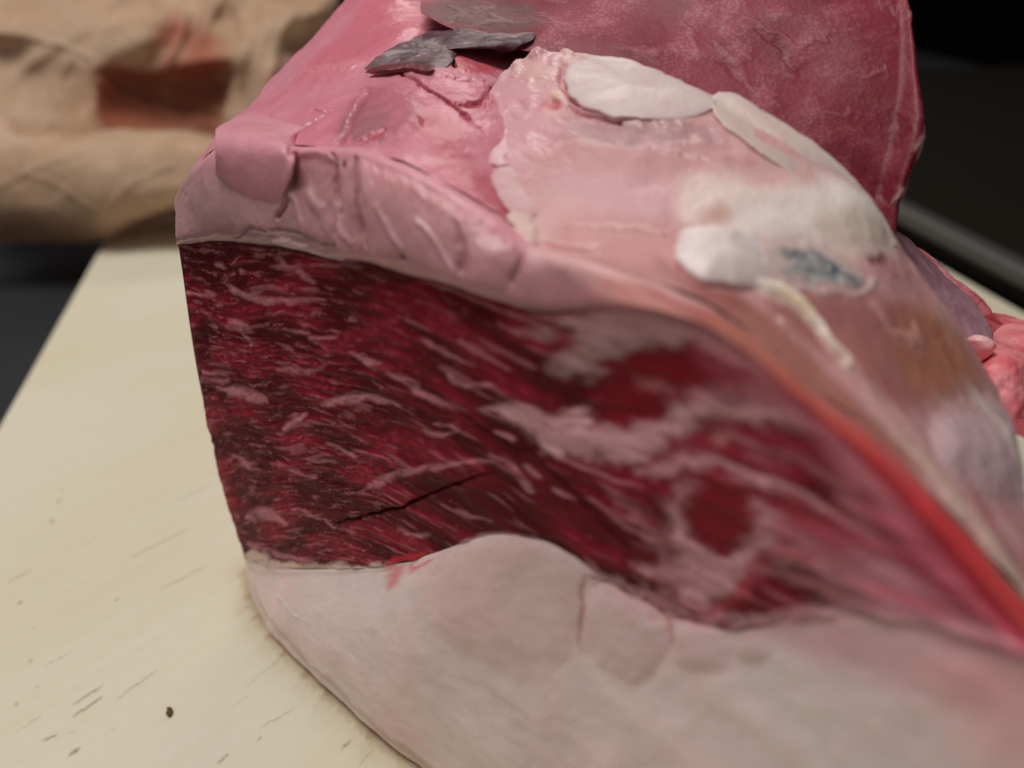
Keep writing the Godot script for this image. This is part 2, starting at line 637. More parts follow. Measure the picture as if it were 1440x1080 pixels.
	cm.albedo_color = lin(96, 66, 38).linear_to_srgb()
	var crumb := lobe("crumb", [Vector3(-9.09,0.05,-12.66),Vector3(-8.98,0.05,-12.69),Vector3(-8.88,0.05,-12.56),Vector3(-8.92,0.05,-12.41),Vector3(-9.04,0.05,-12.5),Vector3(-9.02,0.05,-12.58)], Vector3.UP, 0.05, 0.02, Color(1, 1, 1), Color(0.7, 0.6, 0.5), cm, 61, self, 0.02)
	crumb.set_meta("label", "tiny brown crumb lying on the pale wood in front")
	crumb.set_meta("category", "crumb")


func make_stove() -> void:
	var root := thing("stove", Vector3(0.2344, -0.0243, -0.4669), "black stove with a dull grey metal rim behind the cutting board", "stove")
	root.rotation.y = 0.23346
	var body := wet(0.6, 0.2, 0.0)
	body.albedo_color = lin(14, 13, 12).linear_to_srgb()
	var glass := wet(0.7, 0.2, 0.0)
	glass.albedo_color = lin(30, 27, 22).linear_to_srgb()
	var metal := wet(0.5, 0.5, 0.0)
	metal.albedo_color = lin(92, 91, 90).linear_to_srgb()
	metal.metallic = 0.5
	var a := put("body", rounded_slab(0.60, 0.030, 0.90, 0.003), body, root)
	a.position = Vector3(0.312, 0.0, 0.0)
	var c := put("cooktop", rounded_slab(0.55, 0.006, 0.86, 0.002), glass, root)
	c.position = Vector3(0.312, 0.0301, 0.0)
	var b := put("rim", rounded_slab(0.016, 0.010, 0.88, 0.004), metal, root)
	b.position = Vector3(0.020, 0.0302, 0.0)
	var back := put("back_panel", rounded_slab(0.03, 1.0, 1.9, 0.004), body, root)
	back.position = Vector3(0.63, 0.0, 0.0)


func make_paper() -> void:
	var root := thing("crumpled_paper", Vector3.ZERO, "crumpled brown butcher paper with a red-stained fold behind the board's left edge", "paper")
	var back_sheet := layer([Vector3(-36.35,3.28,-48.11),Vector3(-32.31,3.28,-48.11),Vector3(-28.94,3.28,-48.11),Vector3(-26.25,3.28,-48.11),Vector3(-24.26,2.99,-49.07),Vector3(-21.77,2.81,-49.65),Vector3(-19.13,2.69,-50.04),Vector3(-16.3,2.99,-49.07),Vector3(-14.37,3.09,-50.28),Vector3(-13.28,2.82,-52.86),Vector3(-36.35,5.76,-49.66),Vector3(-32.31,5.87,-49.73),Vector3(-28.71,5.97,-49.33),Vector3(-25.94,6.02,-49.13),Vector3(-23.97,5.66,-50.05),Vector3(-21.6,5.27,-50.73),Vector3(-19.13,5.07,-51.52),Vector3(-15.98,5.57,-49.54),Vector3(-14.1,5.51,-50.65),Vector3(-13.18,5.39,-54.01),Vector3(-37.51,6.74,-52.11),Vector3(-32.96,6.87,-51.5),Vector3(-28.94,7.09,-50.49),Vector3(-25.96,7.26,-49.68),Vector3(-24.72,6.68,-51.38),Vector3(-22,6.35,-51.86),Vector3(-19.19,6.56,-52.91),Vector3(-15.75,7.09,-50.49),Vector3(-14.03,7.13,-52.35),Vector3(-12.93,6.83,-56.06),Vector3(-38.09,8.16,-53.91),Vector3(-33.86,8.16,-53.91),Vector3(-29.4,8.46,-51.8),Vector3(-25.92,8.69,-50.57),Vector3(-24.71,8.38,-52.22),Vector3(-22.06,8.07,-52.48),Vector3(-19.04,8.23,-53.5),Vector3(-15.49,8.87,-51.15),Vector3(-13.91,8.83,-53.87),Vector3(-12.92,8.34,-58.15),Vector3(-37.8,9.42,-54.24),Vector3(-34.12,9.49,-55.2),Vector3(-29.17,9.83,-52.2),Vector3(-25.49,9.73,-50.76),Vector3(-23.75,9.43,-50.81),Vector3(-21.64,9.43,-51.04),Vector3(-18.85,9.75,-52.15),Vector3(-15.75,10.13,-52.39),Vector3(-14.13,10.03,-56),Vector3(-12.83,9.87,-60.48),Vector3(-38.68,10.64,-56.38),Vector3(-33.09,11.11,-54.38),Vector3(-28.95,11.22,-53.53),Vector3(-24.97,11.25,-51.71),Vector3(-22.4,11.18,-50.75),Vector3(-21.26,11.03,-53.41),Vector3(-19.52,11.15,-55.78),Vector3(-16.07,11.53,-54.41),Vector3(-13.59,11.77,-55.94),Vector3(-12.6,11.52,-62.43),Vector3(-39.98,12.28,-59.46),Vector3(-34.64,12.42,-57.95),Vector3(-30.1,12.55,-56.65),Vector3(-26.19,12.87,-55.48),Vector3(-23.85,12.63,-55.79),Vector3(-22.54,12.59,-58.51),Vector3(-19.28,12.95,-56.9),Vector3(-16.62,13.07,-57.9),Vector3(-14.48,12.94,-62.17),Vector3(-12.39,12.98,-64.49),Vector3(-42.16,14.61,-64.36),Vector3(-36.83,14.67,-63.25),Vector3(-32.17,14.73,-62.14),Vector3(-27.63,14.85,-59.92),Vector3(-25.18,14.79,-61.03),Vector3(-23.53,14.67,-63.25),Vector3(-20.36,14.73,-62.14),Vector3(-17.44,14.67,-63.25),Vector3(-14.46,14.55,-65.47),Vector3(-11.95,14.5,-66.58)], 10, 560, 360, 71)
	var roll := layer([Vector3(-35.19,0.07,-44.27),Vector3(-31.28,0.25,-44.39),Vector3(-28.24,0.33,-44.43),Vector3(-25.67,0.18,-45.39),Vector3(-24.28,0.18,-47.36),Vector3(-22.36,0.18,-49.61),Vector3(-19.25,0.18,-50.31),Vector3(-33.44,2.71,-43.17),Vector3(-29.73,2.71,-43.17),Vector3(-26.84,2.71,-43.17),Vector3(-24.05,2.71,-43.4),Vector3(-22.07,2.93,-43.76),Vector3(-19.66,3.22,-44.17),Vector3(-16.8,3.33,-44.48),Vector3(-32.86,4.7,-43.49),Vector3(-29.21,4.7,-43.49),Vector3(-26.37,4.7,-43.49),Vector3(-23.63,4.71,-43.73),Vector3(-21.69,4.75,-43.99),Vector3(-19.32,4.87,-44.29),Vector3(-16.51,4.81,-44.48),Vector3(-33.15,5.9,-44.7),Vector3(-29.34,6.09,-44.59),Vector3(-26.89,5.95,-44.51),Vector3(-24.25,5.98,-44.98),Vector3(-22.09,6.07,-45.27),Vector3(-19.49,5.88,-45.38),Vector3(-16.66,5.68,-45.49),Vector3(-34.31,6.62,-46.99),Vector3(-30.24,7,-46.77),Vector3(-28.44,6.34,-46.13),Vector3(-26.36,6.38,-46.61),Vector3(-23.07,6.42,-47.32),Vector3(-20.08,6.05,-47.09),Vector3(-17.09,5.8,-46.93),Vector3(-36.35,6.33,-50.01),Vector3(-32.05,6.68,-49.78),Vector3(-30.27,6.19,-49.47),Vector3(-27.82,6.12,-49.43),Vector3(-24.23,6.02,-49.82),Vector3(-21.09,5.72,-49.63),Vector3(-17.95,5.41,-49.44)], 7, 480, 260, 72)
	for L in [back_sheet, roll]:
		flesh(L, 75, lin(196, 166, 142), lin(186, 152, 124), lin(206, 178, 156), 0.4, 0.10, 0.5, 0.0, 3.0)
		var crease := noise(76, 0.11, 2)
		var fine := noise(79, 0.35, 2)
		var bend := noise(78, 0.10, 2)
		for y in L.h:
			for x in L.w:
				var p := place_of(L, x, y)
				L.z[y * L.w + x] += 4.0 * bend.get_noise_3dv(p) - 4.0 * absf(crease.get_noise_3dv(p)) - 1.6 * absf(fine.get_noise_3dv(p * 0.6)) - 0.5 * absf(fine.get_noise_3dv(p * 1.6))
	vein(back_sheet, [61, 286, 8.2, 141, 430, 11.5, 231, 635, 11.5, 333, 816, 9.85, 410, 904, 8.2], lin(206, 178, 156, 1), 0.15, 7.18, 3.2, 2.05, 0)
	vein(back_sheet, [573, 549, 7.26, 568, 683, 10.9, 574, 798, 10.9, 579, 921, 9.08], lin(206, 178, 156, 1), 0.15, 7.95, 2.8, 2.27, 0)
	vein(back_sheet, [682, 158, 8.84, 708, 422, 12.4, 739, 654, 12.4, 704, 852, 10.6], lin(206, 178, 156, 1), 0.15, 7.73, 3.2, 2.21, 0)
	vein(back_sheet, [790, 208, 9.86, 804, 478, 13.8, 850, 727, 11.8], lin(206, 178, 156, 1), 0.15, 8.62, 2.4, 2.46, 0)
	vein(back_sheet, [37, 649, 8.47, 111, 684, 10.2, 215, 640, 8.47, 307, 588, 6.78], lin(206, 178, 156, 1), 0.15, 7.41, 2, 2.12, 0)
	vein(back_sheet, [198, 149, 8.58, 234, 398, 10.3, 268, 575, 6.86], lin(206, 178, 156, 1), 0.15, 7.51, 2, 2.14, 0)
	vein(back_sheet, [332, 729, 7.08, 438, 773, 10.6, 540, 743, 7.08], lin(206, 178, 156, 1), 0.15, 7.74, 2, 2.21, 0)
	vein(back_sheet, [628, 649, 6.95, 653, 767, 10.4, 685, 855, 6.95], lin(206, 178, 156, 1), 0.15, 7.61, 2.4, 2.17, 0)
	vein(roll, [54, 239, 4.51, 167, 350, 6.76, 316, 485, 6.76, 465, 562, 4.51], lin(190, 158, 130, 1), 0.1, 11.3, 0.75, 2.25, 0)
	vein(roll, [449, 104, 5.2, 597, 301, 7.8, 808, 429, 6.5], lin(190, 158, 130, 1), 0.1, 13, 0.75, 2.6, 0)
	vein(roll, [212, 445, 4.64, 355, 349, 5.8, 500, 191, 4.64], lin(190, 158, 130, 1), 0.1, 11.6, 0.6, 2.32, 0)
	spot(back_sheet, [336, 544, 448, 543, 565, 557, 666, 564, 672, 427, 679, 247, 671, 137, 555, 128, 444, 129, 343, 127], lin(140, 74, 54, 1), 0.85, 19.5, 0, 12.2, 6.09, 0.2)
	spot(back_sheet, [491, 725, 521, 793, 593, 749, 680, 664, 686, 496, 632, 440, 585, 474, 558, 534], lin(160, 84, 70, 1), 0.8, 16.9, 0, 12.1, 9.66, 0.4)
	spot(back_sheet, [784, 410, 923, 597, 962, 434, 920, 309, 810, 311], lin(176, 104, 104, 1), 0.7, 20.6, 0, 12.9, 7.73, 0.3)
	vein(back_sheet, [344, 428, 6.15, 414, 363, 7.38, 483, 321, 7.38, 563, 262, 7.38, 666, 174, 7.38], lin(176, 112, 92, 1), 0.8, 7.38, 2.5, 4.92, 0)
	spot(back_sheet, [345, 396, 426, 333, 506, 281, 557, 181, 536, 113, 443, 116, 343, 127], lin(160, 92, 70, 1), 0.7, 9.06, 0, 11.3, 5.66, 0.2)
	spot(roll, [53, 1050, 197, 893, 338, 885, 454, 854, 368, 710, 250, 630, 54, 592], lin(205, 175, 155, 1), 0.8, 17.2, 0, 21.5, 8.6, 0.2)
	spot(roll, [54, 200, 309, 157, 473, 125, 500, -11, 309, -32, 54, -8], lin(130, 84, 46, 1), 0.5, 16.1, 0, 11.5, 6.91, 0.3)
	var m := wet(0.75, 0.35, 0.0)
	m.backlight_enabled = true
	m.backlight = Color(0.45, 0.33, 0.20)
	sheet("back_sheet", back_sheet, 240, 150, skin(back_sheet, m, 0.2), Vector3(0, 0.3, 1), root)
	sheet("rolled_edge", roll, 200, 110, skin(roll, m.duplicate(), 0.2), Vector3(0, 0.3, 1), root)


func make_meat(top_up: Vector3, face_out: Vector3) -> void:
	var meat := thing("meat_block", Vector3.ZERO, "large raw marbled beef block with thick white fat cap on the wooden board", "meat")
	var lean := layer([Vector3(-7.96,1.36,-16.7),Vector3(-6.96,2.02,-15.78),Vector3(-5.69,2.93,-14.79),Vector3(-4.42,3.96,-13.8),Vector3(-3.31,4.91,-12.93),Vector3(-2.32,5.84,-12.16),Vector3(-1.45,6.83,-11.47),Vector3(-0.4,8.04,-10.65),Vector3(0.5,8.56,-9.96),Vector3(1.08,8.59,-9.5),Vector3(1.54,8.45,-9.14),Vector3(2.07,8.43,-8.73),Vector3(2.66,8.54,-8.26),Vector3(3.27,8.87,-7.79),Vector3(3.84,9.6,-7.34),Vector3(4.56,10.24,-6.79),Vector3(5.26,10.62,-6.23),Vector3(6.04,10.75,-5.62),Vector3(-8.18,3.84,-16.94),Vector3(-6.78,5.04,-15.71),Vector3(-5.58,5.72,-14.77),Vector3(-4.39,6.48,-13.84),Vector3(-3.33,7.15,-13.02),Vector3(-2.37,7.83,-12.26),Vector3(-1.53,8.51,-11.61),Vector3(-0.56,9.34,-10.85),Vector3(0.3,9.71,-10.18),Vector3(0.93,9.77,-9.69),Vector3(1.46,9.83,-9.27),Vector3(2.04,9.9,-8.82),Vector3(2.62,9.96,-8.37),Vector3(3.21,10.11,-7.9),Vector3(3.8,10.48,-7.44),Vector3(4.53,10.78,-6.88),Vector3(5.25,10.86,-6.31),Vector3(6.07,10.72,-5.67),Vector3(-8.13,6.95,-16.97),Vector3(-6.64,7.62,-15.67),Vector3(-5.49,8.13,-14.77),Vector3(-4.36,8.66,-13.89),Vector3(-3.36,9.11,-13.11),Vector3(-2.41,9.6,-12.37),Vector3(-1.6,10.03,-11.73),Vector3(-0.71,10.55,-11.03),Vector3(0.12,10.79,-10.39),Vector3(0.79,10.86,-9.87),Vector3(1.4,11.07,-9.39),Vector3(2.01,11.2,-8.91),Vector3(2.58,11.23,-8.46),Vector3(3.16,11.23,-8.01),Vector3(3.77,11.3,-7.54),Vector3(4.5,11.3,-6.97),Vector3(5.24,11.1,-6.39),Vector3(6.09,10.68,-5.72),Vector3(-7.81,9.55,-16.79),Vector3(-6.51,9.85,-15.64),Vector3(-5.42,10.23,-14.79),Vector3(-4.35,10.59,-13.95),Vector3(-3.39,10.86,-13.2),Vector3(-2.46,11.18,-12.47),Vector3(-1.67,11.41,-11.86),Vector3(-0.85,11.67,-11.21),Vector3(-0.06,11.8,-10.59),Vector3(0.65,11.88,-10.04),Vector3(1.34,12.21,-9.51),Vector3(1.99,12.37,-9),Vector3(2.55,12.37,-8.56),Vector3(3.12,12.25,-8.11),Vector3(3.73,12.06,-7.63),Vector3(4.47,11.79,-7.06),Vector3(5.22,11.34,-6.47),Vector3(6.11,10.64,-5.77),Vector3(-7.7,11.34,-16.78),Vector3(-6.41,11.82,-15.63),Vector3(-5.36,12.08,-14.81),Vector3(-4.33,12.3,-14),Vector3(-3.41,12.42,-13.29),Vector3(-2.5,12.6,-12.57),Vector3(-1.74,12.66,-11.98),Vector3(-0.98,12.72,-11.38),Vector3(-0.22,12.75,-10.79),Vector3(0.53,12.84,-10.21),Vector3(1.28,13.25,-9.62),Vector3(1.96,13.43,-9.08),Vector3(2.53,13.4,-8.64),Vector3(3.08,13.18,-8.21),Vector3(3.7,12.77,-7.73),Vector3(4.45,12.27,-7.14),Vector3(5.21,11.57,-6.55),Vector3(6.14,10.6,-5.82)], 18, 1200, 700, 101)
	lean_base(lean)
	spot(lean, [500, 898, 544, 970, 588, 1000, 647, 1000, 698, 982, 674, 914, 627, 859, 596, 812, 578, 748, 542, 741, 524, 781, 554, 881, 543, 925], lin(104, 80, 82, 0.26), 0.95, 22.9, 0.2, 29.7, 14.8, 0.25)
	spot(lean, [436, 514, 475, 577, 515, 567, 554, 623, 568, 603, 577, 557, 619, 581, 657, 636, 670, 723, 701, 768, 731, 771, 777, 868, 812, 943, 807, 861, 749, 729, 716, 694, 685, 596, 660, 523, 616, 447, 558, 435, 499, 398, 480, 469], lin(130, 97, 102, 0.26), 0.95, 19.2, 0.2, 31.1, 15.5, 0.25)
	spot(lean, [571, 662, 592, 771, 619, 847, 650, 880, 696, 902, 711, 859, 693, 748, 668, 696, 657, 631, 614, 598, 584, 606], lin(74, 12, 18, 0.26), 0.9, 22.7, -0.2, 29.4, 14.7, 0.25)
	vein(lean, [633, 741, 10.4, 654, 742, 11.7], lin(116, 70, 74, 0.26), 0.7, 16.7, 0, 10.4, 0.25)
	vein(lean, [710, 871, 20.8, 760, 897, 26, 811, 963, 18.2], lin(92, 30, 38, 0.26), 0.9, 29.2, 0, 10.4, 0.25)
	vein(lean, [708, 942, 9.87, 773, 983, 36.2, 836, 991, 52.6, 885, 859, 62.5, 933, 606, 49.3, 975, 487, 32.9], lin(150, 66, 78, 0.26), 0.8, 57.9, 0, 13.2, 0.25)
	vein(lean, [779, 1040, 12.7, 835, 1038, 25.4, 888, 990, 38.1, 947, 937, 42.3, 990, 748, 38.1], lin(168, 36, 50, 0.26), 0.85, 54.2, 0, 16.9, 0.25)
	spot(lean, [660, 516, 697, 641, 740, 740, 786, 807, 827, 859, 841, 787, 820, 642, 770, 583, 721, 560, 679, 487], lin(84, 22, 30, 0.26), 0.95, 22.5, 0, 29.1, 14.6, 0.25)
	vein(lean, [723, 642, 5.24, 738, 681, 7.86, 762, 695, 6.55], lin(122, 80, 84, 0.26), 0.8, 12.6, 0, 10.5, 0.25)
	vein(lean, [635, 424, 4.01, 662, 463, 10.7, 692, 529, 12, 725, 577, 10.7, 758, 574, 13.4, 797, 586, 14.7, 828, 577, 12, 858, 530, 12], lin(128, 92, 96, 0.26), 0.92, 15, 0.2, 10.7, 0.25)
	spot(lean, [757, 480, 794, 557, 834, 558, 869, 483, 856, 317, 822, 321, 789, 359, 767, 412], lin(96, 34, 42, 0.26), 0.85, 27.3, 0, 29.5, 14.7, 0.25)
	spot(lean, [686, 420, 711, 477, 696, 406, 696, 332, 718, 268, 748, 260, 770, 332, 778, 422, 773, 499, 797, 456, 797, 349, 821, 337, 817, 266, 791, 272, 781, 227, 768, 142, 738, 74, 717, 69, 694, 85, 665, 91, 643, 117, 673, 137, 695, 183, 683, 245, 675, 335], lin(126, 92, 96, 0.26), 0.95, 20.7, 0.2, 29.7, 14.9, 0.25)
	spot(lean, [698, 409, 723, 507, 760, 510, 776, 442, 768, 342, 744, 277, 718, 280, 701, 337], lin(78, 16, 22, 0.26), 0.9, 24.8, -0.1, 29.2, 14.6, 0.25)
	vein(lean, [771, 170, 6.74, 788, 257, 9.44, 809, 310, 10.8, 840, 290, 12.1, 862, 286, 8.09], lin(98, 28, 36, 0.26), 0.9, 19.4, 0, 10.8, 0.25)
	spot(lean, [861, 369, 881, 433, 913, 430, 935, 293, 917, 47, 886, 97, 866, 206], lin(132, 92, 104, 0.26), 0.8, 41.8, 0, 33.8, 16.9, 0.25)
	vein(lean, [839, 363, 15, 863, 507, 18, 897, 454, 18, 930, 332, 12], lin(110, 50, 60, 0.26), 0.7, 38.5, 0, 12, 0.25)
	vein(lean, [890, 208, 20.2, 921, 200, 16.8, 940, 179, 10.1], lin(120, 30, 44, 0.26), 0.7, 32.3, 0, 13.4, 0.25)
	vein(lean, [706, 0, 6.76, 739, 33, 8.11, 762, 87, 6.76, 775, 171, 6.76], lin(110, 34, 40, 0.26), 0.85, 13, 0, 10.8, 0.25)
	vein(lean, [652, 19, 5.68, 682, 2, 5.68, 733, -15, 5.68], lin(120, 60, 60, 0.26), 0.7, 11.4, 0, 11.4, 0.25)
	vein(lean, [793, 228, 5.4, 818, 199, 10.8, 849, 144, 10.8, 861, 70, 10.8], lin(118, 76, 82, 0.26), 0.7, 21.6, 0, 10.8, 0.25)
	vein(lean, [509, 994, 5.23, 544, 975, 13.1, 588, 954, 28.7, 648, 957, 28.7, 707, 966, 20.9, 765, 976, 18.3], lin(122, 88, 90, 0.26), 0.7, 28.7, 0, 15.7, 0.3)
	vein(lean, [697, 753, 8.03, 761, 869, 13.4, 812, 934, 18.7, 850, 908, 18.7, 880, 777, 16.1], lin(136, 88, 96, 0.26), 0.6, 26.8, 0, 16.1, 0.3)
	vein(lean, [559, -1, 8.74, 625, 2, 15.7, 705, 15, 17.5, 764, 17, 15.7, 823, 14, 21, 882, 30, 28, 941, 36, 24.5, 980, 340, 14], lin(146, 104, 110, 0.26), 0.7, 28, 0, 28, 0.35)
	vein(lean, [797, 441, 8.29, 827, 380, 13.8, 858, 228, 16.6, 891, 105, 13.8], lin(132, 90, 97, 0.26), 0.6, 24.9, 0, 16.6, 0.3)
	vein(lean, [598, 335, 7.06, 649, 258, 11.3, 682, 146, 11.3, 676, 42, 8.47], lin(126, 86, 92, 0.26), 0.5, 22.6, 0, 16.9, 0.4)
	vein(lean, [768, 656, 6.75, 817, 737, 12.2, 855, 685, 12.2, 879, 525, 10.8], lin(130, 84, 92, 0.26), 0.5, 21.6, 0, 16.2, 0.4)
	vein(lean, [73, 871, 4.44, 87, 851, 8.88, 116, 834, 7.4, 160, 838, 5.92, 221, 862, 2.96], lin(136, 90, 98, 0.26), 0.55, 5.62, 0.12, 5.18, 0.5)
	vein(lean, [-2, 816, 3.16, 45, 836, 3.16], lin(136, 90, 98, 0.26), 0.55, 6.01, 0.12, 5.54, 0.5)
	vein(lean, [58, 936, 2.95, 69, 931, 4.42], lin(136, 90, 98, 0.26), 0.55, 5.6, 0.12, 5.16, 0.5)
	vein(lean, [95, 922, 1.49, 100, 914, 4.46], lin(136, 90, 98, 0.26), 0.55, 5.65, 0.12, 5.21, 0.5)
	vein(lean, [158, 967, 4.21, 168, 950, 5.61], lin(136, 90, 98, 0.26), 0.55, 5.33, 0.12, 4.91, 0.5)
	vein(lean, [189, 951, 2.91, 196, 929, 5.82, 208, 917, 2.91], lin(136, 90, 98, 0.26), 0.55, 5.53, 0.12, 5.09, 0.5)
	vein(lean, [66, 759, 3.01, 82, 753, 7.52, 98, 739, 3.01], lin(136, 90, 98, 0.26), 0.55, 5.71, 0.12, 5.26, 0.5)
	vein(lean, [33, 724, 4.44, 38, 731, 4.44], lin(136, 90, 98, 0.26), 0.55, 5.62, 0.12, 5.18, 0.5)
	vein(lean, [86, 723, 3.03, 92, 697, 4.55, 93, 680, 1.52], lin(136, 90, 98, 0.26), 0.55, 5.76, 0.12, 5.31, 0.5)
	vein(lean, [153, 745, 1.44, 186, 744, 2.87], lin(136, 90, 98, 0.26), 0.55, 5.46, 0.12, 5.03, 0.5)
	vein(lean, [193, 728, 2.91, 232, 743, 1.46], lin(136, 90, 98, 0.26), 0.55, 5.53, 0.12, 5.09, 0.5)
	vein(lean, [131, 622, 1.45, 166, 616, 4.36, 206, 635, 1.45], lin(136, 90, 98, 0.26), 0.55, 5.52, 0.12, 5.09, 0.5)
	vein(lean, [252, 694, 4.31, 269, 675, 7.19, 289, 671, 4.31], lin(136, 90, 98, 0.26), 0.55, 5.46, 0.12, 5.03, 0.5)
	vein(lean, [8, 576, 4.32, 49, 591, 2.88], lin(136, 90, 98, 0.26), 0.55, 5.48, 0.12, 5.04, 0.5)
	vein(lean, [5, 554, 2.87, 45, 569, 2.87], lin(136, 90, 98, 0.26), 0.55, 5.44, 0.12, 5.02, 0.5)
	vein(lean, [27, 538, 2.98, 63, 536, 13.4, 99, 524, 10.4, 103, 518, 2.98], lin(136, 90, 98, 0.26), 0.55, 5.66, 0.12, 5.21, 0.5)
	vein(lean, [194, 516, 4.43, 233, 542, 11.8, 270, 550, 8.87, 312, 526, 4.43], lin(136, 90, 98, 0.26), 0.55, 5.62, 0.12, 5.17, 0.5)
	vein(lean, [305, 635, 4.48, 329, 612, 10.4, 358, 561, 7.46, 401, 506, 5.97], lin(136, 90, 98, 0.26), 0.55, 5.67, 0.12, 5.22, 0.5)
	vein(lean, [365, 766, 2.97, 389, 729, 4.45, 421, 688, 2.97], lin(136, 90, 98, 0.26), 0.55, 5.64, 0.12, 5.19, 0.5)
	vein(lean, [413, 791, 3.05, 440, 753, 6.09, 469, 715, 3.05], lin(136, 90, 98, 0.26), 0.55, 5.79, 0.12, 5.33, 0.5)
	vein(lean, [393, 641, 5.92, 410, 599, 5.92, 444, 632, 4.44], lin(136, 90, 98, 0.26), 0.55, 5.63, 0.12, 5.18, 0.5)
	vein(lean, [132, 438, 4.34, 149, 462, 5.78, 167, 485, 4.34], lin(136, 90, 98, 0.26), 0.55, 5.49, 0.12, 5.06, 0.5)
	vein(lean, [349, 437, 4.3, 371, 416, 4.3, 389, 419, 2.87, 385, 448, 2.87, 365, 460, 2.87], lin(136, 90, 98, 0.26), 0.55, 5.45, 0.12, 5.02, 0.5)
	vein(lean, [240, 242, 2.94, 276, 281, 8.81, 324, 301, 8.81, 384, 300, 5.88, 426, 302, 2.94], lin(136, 90, 98, 0.26), 0.55, 5.58, 0.12, 5.14, 0.5)
	vein(lean, [163, 345, 2.93, 201, 337, 4.39], lin(136, 90, 98, 0.26), 0.55, 5.56, 0.12, 5.12, 0.5)
	vein(lean, [39, 154, 4.74, 76, 168, 12.7, 105, 145, 6.33], lin(136, 90, 98, 0.26), 0.55, 6.01, 0.12, 5.53, 0.5)
	vein(lean, [466, 907, 3.06, 491, 888, 3.06], lin(136, 90, 98, 0.26), 0.55, 5.82, 0.12, 5.36, 0.5)
	vein(lean, [427, 326, 3, 451, 297, 7.49, 468, 207, 5.99], lin(136, 90, 98, 0.26), 0.55, 5.7, 0.12, 5.25, 0.5)
	vein(lean, [440, 422, 7.47, 454, 415, 8.96], lin(136, 90, 98, 0.26), 0.55, 5.68, 0.12, 5.23, 0.5)
	vein(lean, [469, 312, 4.78, 479, 283, 7.97], lin(136, 90, 98, 0.26), 0.55, 6.05, 0.12, 5.58, 0.5)
	vein(lean, [507, 250, 6.86, 529, 248, 6.86], lin(136, 90, 98, 0.26), 0.55, 6.52, 0.12, 6, 0.5)
	vein(lean, [144, 180, 2.9, 186, 132, 2.9], lin(136, 90, 98, 0.26), 0.55, 5.52, 0.12, 5.08, 0.5)
	vein(lean, [194, 393, 2.95, 237, 363, 2.95], lin(136, 90, 98, 0.26), 0.55, 5.6, 0.12, 5.16, 0.5)
	vein(lean, [35, 346, 2.99, 57, 311, 4.49], lin(136, 90, 98, 0.26), 0.55, 5.69, 0.12, 5.24, 0.5)
	vein(lean, [131, 310, 2.91, 164, 285, 2.91], lin(136, 90, 98, 0.26), 0.55, 5.53, 0.12, 5.1, 0.5)
	vein(lean, [289, 112, 3.05, 334, 66, 4.58], lin(136, 90, 98, 0.26), 0.55, 5.8, 0.12, 5.34, 0.5)
	vein(lean, [24, 67, 5.03, 96, 42, 5.03, 144, 26, 3.35], lin(136, 90, 98, 0.26), 0.55, 6.37, 0.12, 5.87, 0.5)
	vein(lean, [376, 124, 2.77, 414, 49, 2.77], lin(136, 90, 98, 0.26), 0.55, 5.27, 0.12, 4.85, 0.5)
	vein(lean, [515, 408, 4.51, 598, 381, 6.01, 636, 382, 4.51], lin(136, 90, 98, 0.26), 0.55, 5.71, 0.12, 5.26, 0.5)
	vein(lean, [566, 281, 4.5, 620, 228, 6, 656, 215, 4.5], lin(136, 90, 98, 0.26), 0.55, 5.7, 0.12, 5.25, 0.5)
	vein(lean, [185, 140, 1.45, 235, 161, 3.62, 293, 183, 4.35, 352, 210, 4.35, 389, 225, 2.9, 432, 258, 1.45], lin(40, 8, 14, 0.26), 0.85, 4.35, -1.2, 4.35, 0)
	vein(lean, [304, 686, 3.08, 377, 553, 7.69, 431, 416, 9.23, 491, 350, 7.69, 564, 226, 7.69, 622, 156, 4.61], lin(48, 10, 16, 0.26), 0.6, 18.5, -0.5, 9.23, 0)
	vein(lean, [472, 1031, 2.82, 504, 991, 4.23, 543, 942, 8.47, 557, 914, 5.64], lin(56, 10, 16, 0.26), 0.8, 7.05, -0.3, 4.23, 0)
	vein(lean, [378, 1000, 2.96, 452, 982, 4.43, 527, 942, 2.96], lin(118, 80, 76, 0.26), 0.7, 4.43, 0.2, 4.43, 0)
	spot(lean, [-3, -12, 25, 50, 58, 35, 95, 23, 143, 17, 213, 11, 270, -6, 280, -35, 116, -26], lin(142, 118, 112, 0.26), 0.85, 6.82, 0, 17.1, 8.53, 0)
	vein(lean, [265, -2, 4.71, 295, 10, 7.84, 331, 9, 4.71], lin(128, 26, 38, 0.26), 0.9, 6.27, 0, 6.27, 0)
	spot(lean, [371, -6, 412, 0, 445, 4, 471, 0, 450, -47, 409, -67], lin(150, 108, 112, 0.26), 0.6, 8.82, 0, 20.6, 7.35, 0)
	sheet("lean_cut", lean, 420, 250, skin(lean, wet(0.58, 0.24, 0.0), 0.1), face_out, meat)
